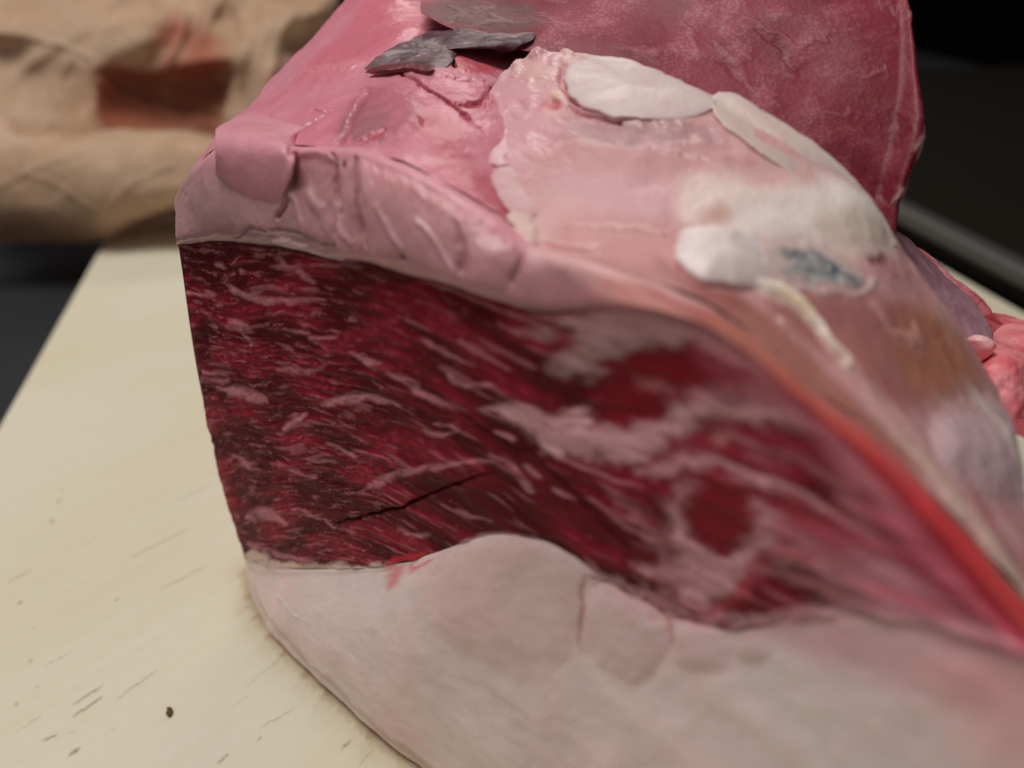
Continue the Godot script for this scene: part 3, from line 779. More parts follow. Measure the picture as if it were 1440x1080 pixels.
	var cap := layer([Vector3(-8.37,0,-17.58),Vector3(-8.04,0,-16.84),Vector3(-7.57,0,-16.01),Vector3(-7.03,0,-15.27),Vector3(-6.47,0,-14.68),Vector3(-5.75,0,-13.95),Vector3(-5.04,0,-13.32),Vector3(-3.7,0,-12.15),Vector3(-2.12,0,-11),Vector3(-0.15,0,-9.42),Vector3(0.27,0,-9.1),Vector3(0.76,0,-8.71),Vector3(1.62,0,-7.97),Vector3(2.78,0,-6.99),Vector3(4.09,0,-5.89),Vector3(5.68,0,-4.57),Vector3(7.4,0,-3.15),Vector3(9.3,0,-1.59),Vector3(-8.4,0.05,-17.47),Vector3(-8.06,0.08,-16.72),Vector3(-7.56,0.12,-15.87),Vector3(-7,0.16,-15.12),Vector3(-6.43,0.2,-14.51),Vector3(-5.69,0.23,-13.77),Vector3(-4.98,0.27,-13.14),Vector3(-3.65,0.32,-11.98),Vector3(-2.1,0.34,-10.85),Vector3(-0.18,0.34,-9.32),Vector3(0.24,0.34,-8.99),Vector3(0.73,0.34,-8.6),Vector3(1.57,0.34,-7.87),Vector3(2.71,0.35,-6.91),Vector3(3.99,0.38,-5.84),Vector3(5.55,0.41,-4.55),Vector3(7.23,0.42,-3.16),Vector3(9.08,0.43,-1.64),Vector3(-8.36,0.16,-17.41),Vector3(-7.99,0.24,-16.62),Vector3(-7.44,0.35,-15.74),Vector3(-6.83,0.48,-14.95),Vector3(-6.22,0.59,-14.31),Vector3(-5.47,0.7,-13.57),Vector3(-4.74,0.82,-12.92),Vector3(-3.44,0.96,-11.79),Vector3(-1.94,1.03,-10.69),Vector3(-0.14,1.03,-9.26),Vector3(0.28,1.01,-8.93),Vector3(0.78,1.01,-8.54),Vector3(1.6,1.03,-7.83),Vector3(2.7,1.06,-6.91),Vector3(3.92,1.15,-5.88),Vector3(5.41,1.23,-4.66),Vector3(7,1.27,-3.34),Vector3(8.77,1.29,-1.89),Vector3(-8.28,0.41,-17.26),Vector3(-7.81,0.61,-16.41),Vector3(-7.15,0.88,-15.46),Vector3(-6.42,1.19,-14.6),Vector3(-5.72,1.47,-13.91),Vector3(-4.93,1.75,-13.14),Vector3(-4.18,2.05,-12.48),Vector3(-2.93,2.41,-11.41),Vector3(-1.56,2.57,-10.4),Vector3(0,2.58,-9.16),Vector3(0.42,2.54,-8.82),Vector3(0.93,2.53,-8.43),Vector3(1.7,2.56,-7.77),Vector3(2.7,2.66,-6.94),Vector3(3.79,2.88,-6.03),Vector3(5.12,3.07,-4.94),Vector3(6.53,3.19,-3.78),Vector3(8.1,3.23,-2.51),Vector3(-8.19,0.68,-17.1),Vector3(-7.59,1.01,-16.2),Vector3(-6.78,1.46,-15.2),Vector3(-5.92,1.98,-14.29),Vector3(-5.1,2.46,-13.53),Vector3(-4.26,2.92,-12.76),Vector3(-3.49,3.41,-12.08),Vector3(-2.3,4.02,-11.08),Vector3(-1.06,4.28,-10.16),Vector3(0.22,4.29,-9.14),Vector3(0.65,4.23,-8.8),Vector3(1.17,4.22,-8.4),Vector3(1.89,4.27,-7.8),Vector3(2.78,4.44,-7.07),Vector3(3.72,4.8,-6.29),Vector3(4.87,5.12,-5.36),Vector3(6.08,5.31,-4.37),Vector3(7.42,5.38,-3.29),Vector3(-8.1,0.95,-16.94),Vector3(-7.35,1.42,-16.02),Vector3(-6.37,2.05,-15),Vector3(-5.35,2.77,-14.05),Vector3(-4.42,3.44,-13.25),Vector3(-3.53,4.09,-12.47),Vector3(-2.71,4.78,-11.78),Vector3(-1.58,5.63,-10.86),Vector3(-0.48,5.99,-10.02),Vector3(0.52,6.01,-9.23),Vector3(0.97,5.92,-8.88),Vector3(1.49,5.9,-8.48),Vector3(2.16,5.98,-7.93),Vector3(2.93,6.21,-7.3),Vector3(3.73,6.72,-6.66),Vector3(4.7,7.17,-5.87),Vector3(5.71,7.44,-5.06),Vector3(6.83,7.53,-4.17),Vector3(-8,1.23,-16.78),Vector3(-7.09,1.82,-15.86),Vector3(-5.92,2.63,-14.85),Vector3(-4.73,3.56,-13.87),Vector3(-3.68,4.42,-13.02),Vector3(-2.73,5.26,-12.25),Vector3(-1.88,6.14,-11.57),Vector3(-0.8,7.23,-10.71),Vector3(0.16,7.7,-9.97),Vector3(0.89,7.73,-9.4),Vector3(1.34,7.61,-9.05),Vector3(1.87,7.59,-8.63),Vector3(2.49,7.69,-8.14),Vector3(3.15,7.99,-7.61),Vector3(3.8,8.64,-7.1),Vector3(4.6,9.21,-6.47),Vector3(5.41,9.56,-5.83),Vector3(6.3,9.68,-5.13),Vector3(-7.96,1.36,-16.7),Vector3(-6.96,2.02,-15.78),Vector3(-5.69,2.93,-14.79),Vector3(-4.42,3.96,-13.8),Vector3(-3.31,4.91,-12.93),Vector3(-2.32,5.84,-12.16),Vector3(-1.45,6.83,-11.47),Vector3(-0.4,8.04,-10.65),Vector3(0.5,8.56,-9.96),Vector3(1.08,8.59,-9.5),Vector3(1.54,8.45,-9.14),Vector3(2.07,8.43,-8.73),Vector3(2.66,8.54,-8.26),Vector3(3.27,8.87,-7.79),Vector3(3.84,9.6,-7.34),Vector3(4.56,10.24,-6.79),Vector3(5.26,10.62,-6.23),Vector3(6.04,10.75,-5.62)], 18, 900, 420, 111)
	flesh(cap, 112, lin(158, 143, 141, 0.38), lin(161, 134, 134, 0.38), lin(162, 146, 142, 0.38), 0.35, 0.16, 0.7, 1.1, 14.0)
	spot(cap, [382, 781, 372, 939, 412, 1000, 470, 1005, 516, 1002, 550, 944, 579, 806, 534, 693, 481, 645, 422, 669], lin(150, 118, 116, 0.38), 0.5, 32.4, 0.9, 66.8, 3.82, 0)
	spot(cap, [591, 806, 564, 874, 580, 969, 611, 1011, 657, 1004, 689, 962, 701, 867, 686, 798, 640, 778], lin(150, 118, 118, 0.38), 0.5, 10.4, 1.3, 34.6, 3.46, 0)
	spot(cap, [700, 936, 711, 995, 745, 999, 766, 947, 770, 874, 743, 848, 716, 861], lin(148, 116, 117, 0.38), 0.45, 9.29, 0.9, 26.3, 3.1, 0)
	spot(cap, [770, 947, 781, 992, 802, 967, 811, 903, 800, 872, 779, 892], lin(149, 116, 117, 0.38), 0.4, 8.92, 0.6, 20.8, 2.97, 0)
	vein(cap, [554, 959, 2.9, 557, 888, 3.87, 572, 830, 3.87, 594, 789, 2.9], lin(140, 100, 97, 0.38), 0.5, 8.71, -0.5, 5.81, 0)
	vein(cap, [565, 967, 2.89, 621, 1023, 2.89, 685, 985, 2.89, 702, 888, 1.92], lin(134, 80, 80, 0.38), 0.7, 4.81, -0.5, 2.89, 0)
	vein(cap, [690, 985, 2.42, 761, 996, 2.42, 808, 988, 3.22], lin(136, 76, 80, 0.38), 0.7, 4.84, -0.4, 2.42, 0)
	spot(cap, [801, 1025, 872, 1017, 941, 1010, 985, 1015, 989, 914, 923, 869, 867, 883, 816, 920], lin(144, 104, 108, 0.38), 0.65, 12.3, 0, 7.17, 2.56, 0)
	spot(cap, [923, 928, 984, 992, 1000, 855, 956, 830], lin(168, 112, 114, 0.38), 0.6, 15.4, 0, 5.39, 1.92, 0)
	vein(cap, [563, 979, 4.37, 649, 989, 5.83, 708, 987, 6.56, 766, 992, 6.56, 824, 990, 8.74, 883, 992, 10.2, 941, 993, 10.2, 984, 1006, 7.29], lin(140, 84, 90, 0.38), 0.45, 11.7, 0, 13.1, 0.4)
	vein(cap, [17, 664, 9.11, 100, 880, 12.1, 185, 925, 9.11, 273, 947, 9.11], lin(138, 116, 110, 0.38), 0.7, 18.2, 0, 12.1, 0)
	vein(cap, [274, 963, 8.35, 306, 854, 11.7, 318, 809, 6.68], lin(150, 70, 76, 0.38), 0.75, 10, 0, 6.68, 0)
	vein(cap, [310, 946, 5.59, 335, 887, 5.59, 344, 930, 5.59], lin(150, 40, 54, 0.38), 0.7, 7.46, 0, 7.46, 0)
	vein(cap, [495, 595, 1.31, 529, 605, 1.31], lin(126, 96, 92, 0.38), 0.35, 5.24, 0, 2.62, 0)
	vein(cap, [35, 393, 4.99, 140, 369, 7.48, 268, 279, 9.97, 363, 254, 12.5, 428, 213, 12.5, 477, 193, 12.5], lin(118, 100, 86, 0.38), 0.6, 9.97, 0, 9.97, 0)
	vein(cap, [129, 617, 4.14, 213, 520, 4.14], lin(172, 158, 150, 0.38), 0.5, 6.2, 0.3, 8.27, 0)
	vein(cap, [221, 673, 2.45, 227, 668, 2.45], lin(205, 195, 190, 0.38), 0.6, 2.45, 0, 6.54, 0)
	vein(cap, [348, 483, 1.18, 366, 467, 1.42], lin(205, 195, 190, 0.38), 0.6, 1.77, 0, 4.73, 0)
	vein(cap, [452, 822, 1, 455, 821, 1], lin(205, 195, 190, 0.38), 0.6, 1, 0, 2.67, 0)
	vein(cap, [495, 740, 0.876, 499, 742, 0.876], lin(205, 195, 190, 0.38), 0.6, 1, 0, 2.34, 0)
	vein(cap, [410, 828, 0.8, 413, 824, 0.8], lin(205, 195, 190, 0.38), 0.6, 1.17, 0, 3.13, 0)
	sheet("fat_cap", cap, 300, 150, skin(cap, wet(0.42, 0.45, 0.12), 0.1), face_out, meat)
	var rim := layer([Vector3(-7.74,11.32,-16.75),Vector3(-6.47,11.76,-15.76),Vector3(-5.41,12.03,-14.94),Vector3(-4.37,12.25,-14.12),Vector3(-3.44,12.38,-13.4),Vector3(-2.52,12.56,-12.68),Vector3(-1.75,12.62,-12.08),Vector3(-0.99,12.67,-11.48),Vector3(-0.22,12.71,-10.88),Vector3(0.53,12.79,-10.3),Vector3(1.29,13.2,-9.7),Vector3(1.98,13.39,-9.16),Vector3(2.55,13.36,-8.72),Vector3(3.1,13.14,-8.29),Vector3(3.73,12.72,-7.79),Vector3(4.49,12.22,-7.2),Vector3(5.26,11.51,-6.6),Vector3(6.19,10.53,-5.87),Vector3(-7.56,11.58,-16.43),Vector3(-6.33,12.08,-15.48),Vector3(-5.28,12.39,-14.65),Vector3(-4.25,12.6,-13.85),Vector3(-3.35,12.72,-13.15),Vector3(-2.47,12.89,-12.46),Vector3(-1.73,12.94,-11.88),Vector3(-0.97,12.96,-11.28),Vector3(-0.23,12.96,-10.71),Vector3(0.49,13,-10.15),Vector3(1.24,13.35,-9.55),Vector3(1.93,13.5,-9.02),Vector3(2.49,13.47,-8.58),Vector3(3.04,13.24,-8.15),Vector3(3.66,12.83,-7.66),Vector3(4.4,12.34,-7.09),Vector3(5.16,11.65,-6.5),Vector3(6.07,10.7,-5.79),Vector3(-7.72,11.84,-17.02),Vector3(-6.4,12.68,-15.75),Vector3(-5.26,13.18,-14.86),Vector3(-4.17,13.36,-14.01),Vector3(-3.3,13.49,-13.34),Vector3(-2.52,13.64,-12.72),Vector3(-1.79,13.63,-12.15),Vector3(-0.98,13.53,-11.52),Vector3(-0.28,13.41,-10.97),Vector3(0.38,13.3,-10.46),Vector3(1.18,13.49,-9.83),Vector3(1.93,13.54,-9.25),Vector3(2.5,13.48,-8.8),Vector3(3.06,13.23,-8.36),Vector3(3.72,12.78,-7.85),Vector3(4.47,12.31,-7.26),Vector3(5.24,11.6,-6.66),Vector3(6.14,10.67,-5.96),Vector3(-8.12,11.96,-18.15),Vector3(-6.54,13.25,-16.23),Vector3(-5.3,13.92,-15.26),Vector3(-4.15,14.09,-14.36),Vector3(-3.29,14.22,-13.7),Vector3(-2.6,14.36,-13.15),Vector3(-1.87,14.29,-12.58),Vector3(-1.01,14.07,-11.91),Vector3(-0.33,13.85,-11.38),Vector3(0.27,13.58,-10.91),Vector3(1.12,13.59,-10.25),Vector3(1.94,13.54,-9.61),Vector3(2.54,13.44,-9.14),Vector3(3.12,13.17,-8.69),Vector3(3.82,12.68,-8.14),Vector3(4.59,12.21,-7.54),Vector3(5.38,11.47,-6.92),Vector3(6.29,10.56,-6.21),Vector3(-7.76,12.44,-18.19),Vector3(-6.38,13.43,-16.43),Vector3(-5.33,13.92,-15.61),Vector3(-4.21,14.06,-14.73),Vector3(-3.36,14.19,-14.07),Vector3(-2.64,14.31,-13.51),Vector3(-1.87,14.27,-12.9),Vector3(-1,14.05,-12.22),Vector3(-0.3,13.81,-11.67),Vector3(0.31,13.52,-11.2),Vector3(1.17,13.52,-10.52),Vector3(2.01,13.47,-9.87),Vector3(2.63,13.37,-9.39),Vector3(3.23,13.1,-8.92),Vector3(3.95,12.61,-8.36),Vector3(4.74,12.13,-7.74),Vector3(5.55,11.39,-7.11),Vector3(6.48,10.46,-6.38),Vector3(-7.55,12.8,-18.58),Vector3(-6.46,13.44,-17.26),Vector3(-5.57,13.75,-16.57),Vector3(-4.43,13.88,-15.68),Vector3(-3.56,14.02,-15),Vector3(-2.79,14.13,-14.4),Vector3(-1.95,14.1,-13.74),Vector3(-1.03,13.87,-13.02),Vector3(-0.27,13.62,-12.43),Vector3(0.37,13.29,-11.93),Vector3(1.28,13.27,-11.22),Vector3(2.17,13.22,-10.52),Vector3(2.82,13.12,-10.01),Vector3(3.47,12.84,-9.51),Vector3(4.24,12.32,-8.9),Vector3(5.08,11.82,-8.25),Vector3(5.94,11.04,-7.58),Vector3(6.93,10.05,-6.8)], 18, 1100, 220, 121)
	flesh(rim, 122, lin(156, 111, 115, 0.5), lin(144, 100, 104, 0.5), lin(160, 120, 120, 0.5), 0.4, 0.35, 1.2, 0.5, 14.0)
	spot(rim, [-2, -23, 0, 517, 26, 844, 106, 494, 142, 311, 182, 298, 214, 186, 171, -11, 94, 12], lin(112, 86, 90, 0.5), 0.75, 23.4, 0, 23.4, 8.35, 0)
	vein(rim, [150, 158, 5, 182, 133, 8.33, 214, 128, 6.67, 274, -4, 5], lin(160, 134, 134, 0.5), 0.7, 8.33, 0.5, 6.67, 0)
	vein(rim, [95, 142, 1.86, 119, 218, 1.86, 182, 237, 1.86, 246, 214, 1.86], lin(84, 64, 66, 0.5), 0.6, 3.1, -0.4, 4.96, 0)
	spot(rim, [290, 548, 348, 558, 410, 553, 470, 552, 511, 537, 489, 269, 435, 97, 369, 122, 300, 138, 287, 364], lin(152, 110, 118, 0.5), 0.25, 9.84, 1.6, 41.8, 6.15, 0)
	spot(rim, [182, 531, 240, 552, 245, 384, 246, 214, 203, 172, 182, 329], lin(152, 110, 118, 0.5), 0.25, 8.09, 1, 34.4, 5.05, 0)
	spot(rim, [254, 545, 284, 546, 287, 364, 287, 160, 259, 122, 252, 356], lin(152, 110, 118, 0.5), 0.25, 8.98, 1, 38.2, 5.61, 0)
	spot(rim, [6, 496, 59, 577, 104, 436, 151, 268, 150, 158, 60, 133, 3, 172], lin(152, 110, 118, 0.5), 0.25, 11.6, 0.8, 49.2, 7.23, 0)
	vein(rim, [187, 599, 2.83, 184, 479, 3.78, 171, 355, 3.78, 159, 294, 2.83], lin(120, 62, 66, 0.5), 0.7, 4.72, -1.6, 3.78, 0)
	vein(rim, [245, 621, 3.13, 249, 522, 4.18, 253, 442, 4.18, 258, 357, 3.13], lin(112, 48, 60, 0.5), 0.75, 5.22, -1.5, 4.18, 0)
	vein(rim, [267, 551, 2.86, 266, 521, 3.81], lin(104, 24, 40, 0.5), 0.9, 2.86, -2, 3.81, 0)
	vein(rim, [286, 590, 2.89, 284, 471, 3.86, 288, 337, 3.86, 291, 217, 2.89], lin(124, 78, 88, 0.5), 0.5, 5.79, -1.2, 3.86, 0)
	spot(rim, [177, 552, 214, 612, 247, 570, 239, 467, 214, 427, 184, 445], lin(116, 78, 82, 0.5), 0.7, 8.95, -0.8, 17.9, 4.97, 0)
	vein(rim, [182, 421, 4.57, 198, 336, 6.39, 203, 244, 4.57], lin(146, 112, 120, 0.5), 0.4, 8.22, 0.5, 5.48, 0)
	vein(rim, [214, 419, 4.48, 231, 351, 7.17, 246, 252, 5.38], lin(146, 112, 120, 0.5), 0.4, 8.07, 0.5, 5.38, 0)
	vein(rim, [247, 384, 3.61, 257, 301, 5.42, 276, 228, 3.61], lin(146, 112, 120, 0.5), 0.4, 8.13, 0.5, 5.42, 0)
	vein(rim, [326, 417, 3.44, 343, 322, 5.17, 357, 277, 3.44], lin(146, 112, 120, 0.5), 0.4, 7.75, 0.5, 5.17, 0)
	vein(rim, [379, 422, 3.45, 400, 345, 4.32, 427, 246, 3.45], lin(146, 112, 120, 0.5), 0.4, 7.77, 0.5, 5.18, 0)
	vein(rim, [416, 481, 2.64, 429, 423, 7.03, 435, 306, 7.03, 431, 272, 3.52], lin(106, 66, 72, 0.5), 0.6, 7.03, -0.8, 5.28, 0)
	vein(rim, [351, 238, 2.85, 359, 240, 2.85], lin(116, 70, 76, 0.5), 0.7, 3.8, -0.8, 3.8, 0)
	spot(rim, [299, 559, 352, 551, 421, 555, 481, 560, 469, 492, 402, 487, 329, 492], lin(150, 90, 96, 0.5), 0.6, 7.41, 0, 13, 4.63, 0)
	vein(rim, [523, 604, 3.48, 508, 450, 4.64, 494, 299, 3.48], lin(118, 62, 66, 0.5), 0.6, 8.11, -0.4, 4.64, 0)
	spot(rim, [519, 561, 568, 562, 632, 498, 610, 133, 576, 208, 522, 25, 494, 203], lin(112, 74, 76, 0.5), 0.75, 22.2, 0, 22.2, 7.95, 0)
	vein(rim, [557, 460, 6.56, 572, 321, 9.19, 575, 136, 7.88], lin(92, 58, 60, 0.5), 0.5, 15.8, 0, 5.25, 0)
	spot(rim, [618, 485, 653, 752, 713, 521, 763, 471, 740, -231, 688, -231, 625, 155], lin(124, 70, 70, 0.5), 0.75, 32.3, 0, 37.7, 13.5, 0)
	vein(rim, [652, 461, 7.52, 695, 437, 13.2, 745, 392, 11.3], lin(104, 34, 40, 0.5), 0.7, 15, 0, 7.52, 0)
	spot(rim, [598, 459, 652, 917, 711, 885, 767, 942, 826, 1045, 884, 1015, 943, 1024, 1011, 1194, 1006, 231, 945, 13, 884, -231, 824, -231, 765, -231, 705, -231, 646, -231, 598, 259], lin(150, 90, 84, 0.6), 0.9, 37.1, 0, 37.1, 13.3, 0)
	spot(rim, [520, 598, 528, 1124, 587, 1177, 646, 1157, 708, 1133, 702, 633, 643, 523, 587, 537, 540, 553], lin(194, 146, 147, 0.72), 0.85, 20, 0, 28, 9.99, 0)
	spot(rim, [294, 585, 293, 1178, 351, 1118, 410, 1104, 472, 1097, 529, 1000, 519, 550, 468, 555, 410, 553, 349, 566], lin(204, 136, 150, 0.74), 0.9, 18.6, 0, 26, 9.29, 0)
	spot(rim, [172, 910, 235, 1105, 290, 1110, 288, 582, 235, 581, 177, 580], lin(200, 134, 146, 0.74), 0.85, 17.1, 0, 29.9, 10.7, 0)
	spot(rim, [6, 988, 117, 1036, 171, 1017, 172, 587, 118, 580, 59, 577], lin(200, 136, 150, 0.74), 0.7, 19.7, 0, 27.6, 9.85, 0)
	vein(rim, [618, 466, 10.4, 677, 425, 15.6, 737, 425, 13.9], lin(122, 50, 52, 0.5), 0.6, 20.8, 0, 6.94, 0)
	vein(rim, [722, 521, 20.7, 772, 552, 31, 825, 406, 36.2, 877, 248, 36.2, 930, 110, 31], lin(156, 82, 58, 0.58), 0.8, 36.2, 0, 10.3, 0)
	vein(rim, [794, -231, 37.6, 851, -231, 90.3, 889, -231, 128, 937, -231, 158, 972, -231, 173, 1005, 204, 181], lin(176, 32, 46, 0.5), 0.85, 82.7, 0, 15, 0)
	sheet("fat_rim", rim, 420, 90, skin(rim, wet(0.42, 0.45, 0.1), 0.1), face_out + Vector3.UP * 0.5, meat)
	var pink := layer([Vector3(-7.23,13.03,-17.77),Vector3(-6.41,13.47,-17.13),Vector3(-5.53,13.78,-16.45),Vector3(-4.4,13.91,-15.56),Vector3(-3.53,14.05,-14.89),Vector3(-2.77,14.16,-14.29),Vector3(-1.94,14.13,-13.64),Vector3(-1.02,13.9,-12.92),Vector3(-0.27,13.65,-12.34),Vector3(0.37,13.3,-11.84),Vector3(-6.72,13.62,-18.61),Vector3(-6.08,13.85,-18.11),Vector3(-5.32,14.03,-17.52),Vector3(-4.35,14.16,-16.76),Vector3(-3.54,14.26,-16.13),Vector3(-2.79,14.37,-15.54),Vector3(-1.95,14.4,-14.88),Vector3(-1.1,14.24,-14.22),Vector3(-0.38,13.82,-13.66),Vector3(0.35,13.17,-13.08),Vector3(-6.46,13.78,-19.78),Vector3(-5.57,14.04,-19.08),Vector3(-4.71,14.26,-18.41),Vector3(-3.83,14.44,-17.72),Vector3(-3,14.63,-17.08),Vector3(-2.25,14.72,-16.49),Vector3(-1.56,14.62,-15.95),Vector3(-0.83,14.41,-15.38),Vector3(-0.14,14.01,-14.84),Vector3(0.54,13.14,-14.31),Vector3(-6.08,14.26,-20.85),Vector3(-5.15,14.52,-20.12),Vector3(-4.19,14.75,-19.37),Vector3(-3.32,14.86,-18.69),Vector3(-2.5,14.93,-18.06),Vector3(-1.66,14.97,-17.4),Vector3(-0.96,14.81,-16.85),Vector3(-0.29,14.47,-16.33),Vector3(0.36,13.96,-15.82),Vector3(1.01,13.1,-15.31),Vector3(-5.39,14.9,-22.14),Vector3(-4.45,15.12,-21.41),Vector3(-3.5,15.3,-20.66),Vector3(-2.62,15.39,-19.98),Vector3(-1.87,15.3,-20.08),Vector3(-1.12,15.13,-20.17),Vector3(-0.34,14.83,-19.56),Vector3(0.41,14.5,-18.75),Vector3(1.12,13.96,-17.96),Vector3(1.75,13.05,-17.24),Vector3(-4.58,15.78,-24.02),Vector3(-3.66,15.93,-23.3),Vector3(-2.76,15.95,-23.06),Vector3(-1.97,15.8,-23.81),Vector3(-1.08,15.64,-23.57),Vector3(-0.29,15.36,-22.95),Vector3(0.57,15,-22.28),Vector3(1.45,14.66,-21.13),Vector3(2.11,14.32,-20.16),Vector3(2.6,13.49,-19.32),Vector3(-3.04,17.17,-26.24),Vector3(-2.26,17.1,-25.63),Vector3(-1.4,16.95,-24.96),Vector3(-0.39,16.73,-24.17),Vector3(0.48,16.43,-23.49),Vector3(1.32,15.97,-22.84),Vector3(2.05,15.52,-22.26),Vector3(2.93,15.1,-21.58),Vector3(3.46,14.65,-21.16),Vector3(3.86,13.85,-20.85)], 10, 800, 640, 131)
	flesh(pink, 132, lin(206, 130, 146, 0.86), lin(198, 112, 130, 0.86), lin(212, 144, 156, 0.86), 0.35, 0.28, 1.2, 0.6, 12.0)
	spot(pink, [-4, 658, -78, 908, 333, 1000, 395, 759, 347, 635, 292, 506, 156, 446], lin(200, 98, 116, 0.86), 0.6, 47.9, 0, 28, 9.99, 0)
	spot(pink, [18, 473, 3, 651, 13, 796, 105, 755, 97, 605, 100, 402], lin(200, 140, 156, 0.86), 0.5, 32.4, 0, 32.4, 11.6, 0)
	vein(pink, [132, 488, 8.93, 248, 498, 13.4, 312, 514, 8.93], lin(216, 136, 146, 0.86), 0.6, 17.9, 0.3, 11.2, 0.5)
	spot(pink, [645, 289, 765, 258, 827, 175, 909, 129, 963, -39, 873, -24, 785, 6, 735, 142], lin(184, 84, 98, 0.86), 0.75, 42, 0, 26.7, 9.54, 0)
	spot(pink, [478, 94, 431, 282, 445, 373, 565, 337, 679, 267, 665, 126, 595, 54, 536, 14], lin(170, 96, 110, 0.86), 0.75, 34.9, 0.2, 30.5, 17.5, 0.3)
	spot(pink, [476, 72, 461, 241, 557, 228, 627, 126, 576, 47], lin(140, 92, 100, 0.86), 0.6, 25.5, 0, 29.7, 17, 0.4)
	vein(pink, [545, 37, 6.15, 582, 90, 12.3, 607, 130, 8.2], lin(178, 62, 84, 0.86), 0.85, 8.2, -0.6, 8.2, 0)
	vein(pink, [466, 6, 9.43, 499, 117, 11.8, 474, 241, 11.8, 422, 350, 9.43], lin(166, 84, 104, 0.86), 0.6, 16.5, -0.5, 7.07, 0)
	vein(pink, [462, 471, 5.53, 568, 408, 7.74, 682, 368, 7.74, 770, 351, 6.63], lin(150, 56, 72, 0.86), 0.8, 8.84, -1, 6.63, 0)
	vein(pink, [677, 376, 6.13, 749, 348, 8.17, 825, 327, 8.17], lin(176, 70, 90, 0.86), 0.7, 12.3, -0.3, 8.17, 0)
	vein(pink, [707, 384, 5.82, 740, 427, 11.6, 733, 530, 9.7, 728, 595, 5.82], lin(176, 56, 78, 0.86), 0.8, 9.7, -0.8, 7.76, 0)
	vein(pink, [441, 487, 8.16, 499, 485, 10.2, 587, 489, 12.2, 662, 525, 12.2, 713, 560, 8.16], lin(212, 136, 148, 0.86), 0.45, 16.3, 0.5, 8.16, 0)
	vein(pink, [318, 51, 6.63, 351, 119, 7.74, 384, 187, 6.63], lin(168, 84, 102, 0.86), 0.6, 8.84, -0.5, 6.63, 0)
	vein(pink, [214, 125, 5.36, 222, 150, 6.69, 222, 167, 4.02], lin(170, 84, 96, 0.86), 0.7, 8.03, -0.5, 8.03, 0)
	vein(pink, [320, 216, 3.65, 367, 213, 3.65, 387, 232, 2.43], lin(170, 80, 100, 0.86), 0.6, 7.3, -0.4, 7.3, 0)
	vein(pink, [669, 234, 3.81, 685, 224, 5.72, 687, 198, 3.81], lin(160, 60, 84, 0.86), 0.7, 5.72, -0.5, 7.62, 0)
	spot(pink, [566, 539, 550, 620, 575, 729, 640, 776, 682, 800, 694, 698, 681, 609, 623, 545], lin(196, 80, 92, 0.86), 0.85, 13.1, 0.3, 26.2, 9.36, 0.3)
	vein(pink, [617, 631, 5.46, 626, 690, 10.9, 671, 714, 7.28], lin(170, 40, 58, 0.86), 0.7, 9.1, 0, 7.28, 0)
	vein(pink, [555, 590, 3.86, 581, 564, 4.82, 595, 549, 3.86], lin(40, 20, 26, 0.86), 0.9, 3.86, -1, 3.86, 0)
	sheet("pink_fat", pink, 420, 330, skin(pink, wet(0.38, 0.45, 0.08), 0.12), top_up, meat)
	var rib := layer([Vector3(0.21,13.28,-11.78),Vector3(0.78,13.31,-11.33),Vector3(1.4,13.35,-10.85),Vector3(2.08,13.31,-10.32),Vector3(2.71,13.23,-9.83),Vector3(3.35,12.93,-9.33),Vector3(4.02,12.5,-8.8),Vector3(4.68,12.14,-8.29),Vector3(5.34,11.62,-7.77),Vector3(6.01,10.98,-7.25),Vector3(6.83,10.22,-6.61),Vector3(-0.19,13.59,-13),Vector3(0.54,13.62,-12.43),Vector3(1.49,13.6,-11.69),Vector3(2.2,13.55,-11.14),Vector3(2.89,13.44,-10.6),Vector3(3.57,13.15,-10.07),Vector3(4.26,12.71,-9.53),Vector3(4.92,12.31,-9.01),Vector3(5.58,11.75,-8.5),Vector3(6.28,11.05,-7.95),Vector3(7.11,10.22,-7.3),Vector3(-0.42,13.91,-14.33),Vector3(0.47,13.95,-13.63),Vector3(1.6,13.96,-12.75),Vector3(2.35,13.88,-12.16),Vector3(3.12,13.74,-11.57),Vector3(3.84,13.45,-11),Vector3(4.56,13.02,-10.44),Vector3(5.21,12.58,-9.93),Vector3(5.87,11.95,-9.42),Vector3(6.61,11.19,-8.84),Vector3(7.44,10.29,-8.18),Vector3(-1.03,13.94,-16.17),Vector3(0.26,14.23,-15.17),Vector3(1.73,14.42,-14.02),Vector3(2.53,14.32,-13.39),Vector3(3.38,14.14,-12.73),Vector3(4.17,13.86,-12.11),Vector3(4.91,13.42,-11.53),Vector3(5.56,12.94,-11.03),Vector3(6.2,12.25,-10.53),Vector3(6.98,11.41,-9.92),Vector3(7.82,10.43,-9.26),Vector3(-0.45,14.6,-17.21),Vector3(0.51,14.79,-16.45),Vector3(1.88,14.92,-15.39),Vector3(2.73,14.79,-14.72),Vector3(3.68,14.56,-13.98),Vector3(4.53,14.29,-13.32),Vector3(5.29,13.85,-12.72),Vector3(5.93,13.33,-12.22),Vector3(6.55,12.58,-11.74),Vector3(7.38,11.66,-11.09),Vector3(8.22,10.59,-10.43),Vector3(0,14.92,-18.34),Vector3(0.91,15.24,-17.63),Vector3(2.02,15.28,-16.76),Vector3(2.93,15.14,-16.05),Vector3(3.97,14.86,-15.24),Vector3(4.89,14.59,-14.52),Vector3(5.68,14.14,-13.9),Vector3(6.33,13.58,-13.4),Vector3(6.94,12.77,-12.91),Vector3(7.82,11.77,-12.23),Vector3(8.67,10.63,-11.56)], 11, 900, 560, 141)
	flesh(rib, 142, lin(198, 152, 152, 0.8), lin(186, 132, 136, 0.8), lin(206, 166, 164, 0.8), 0.5, 0.30, 1.1, 0.5, 9.0)
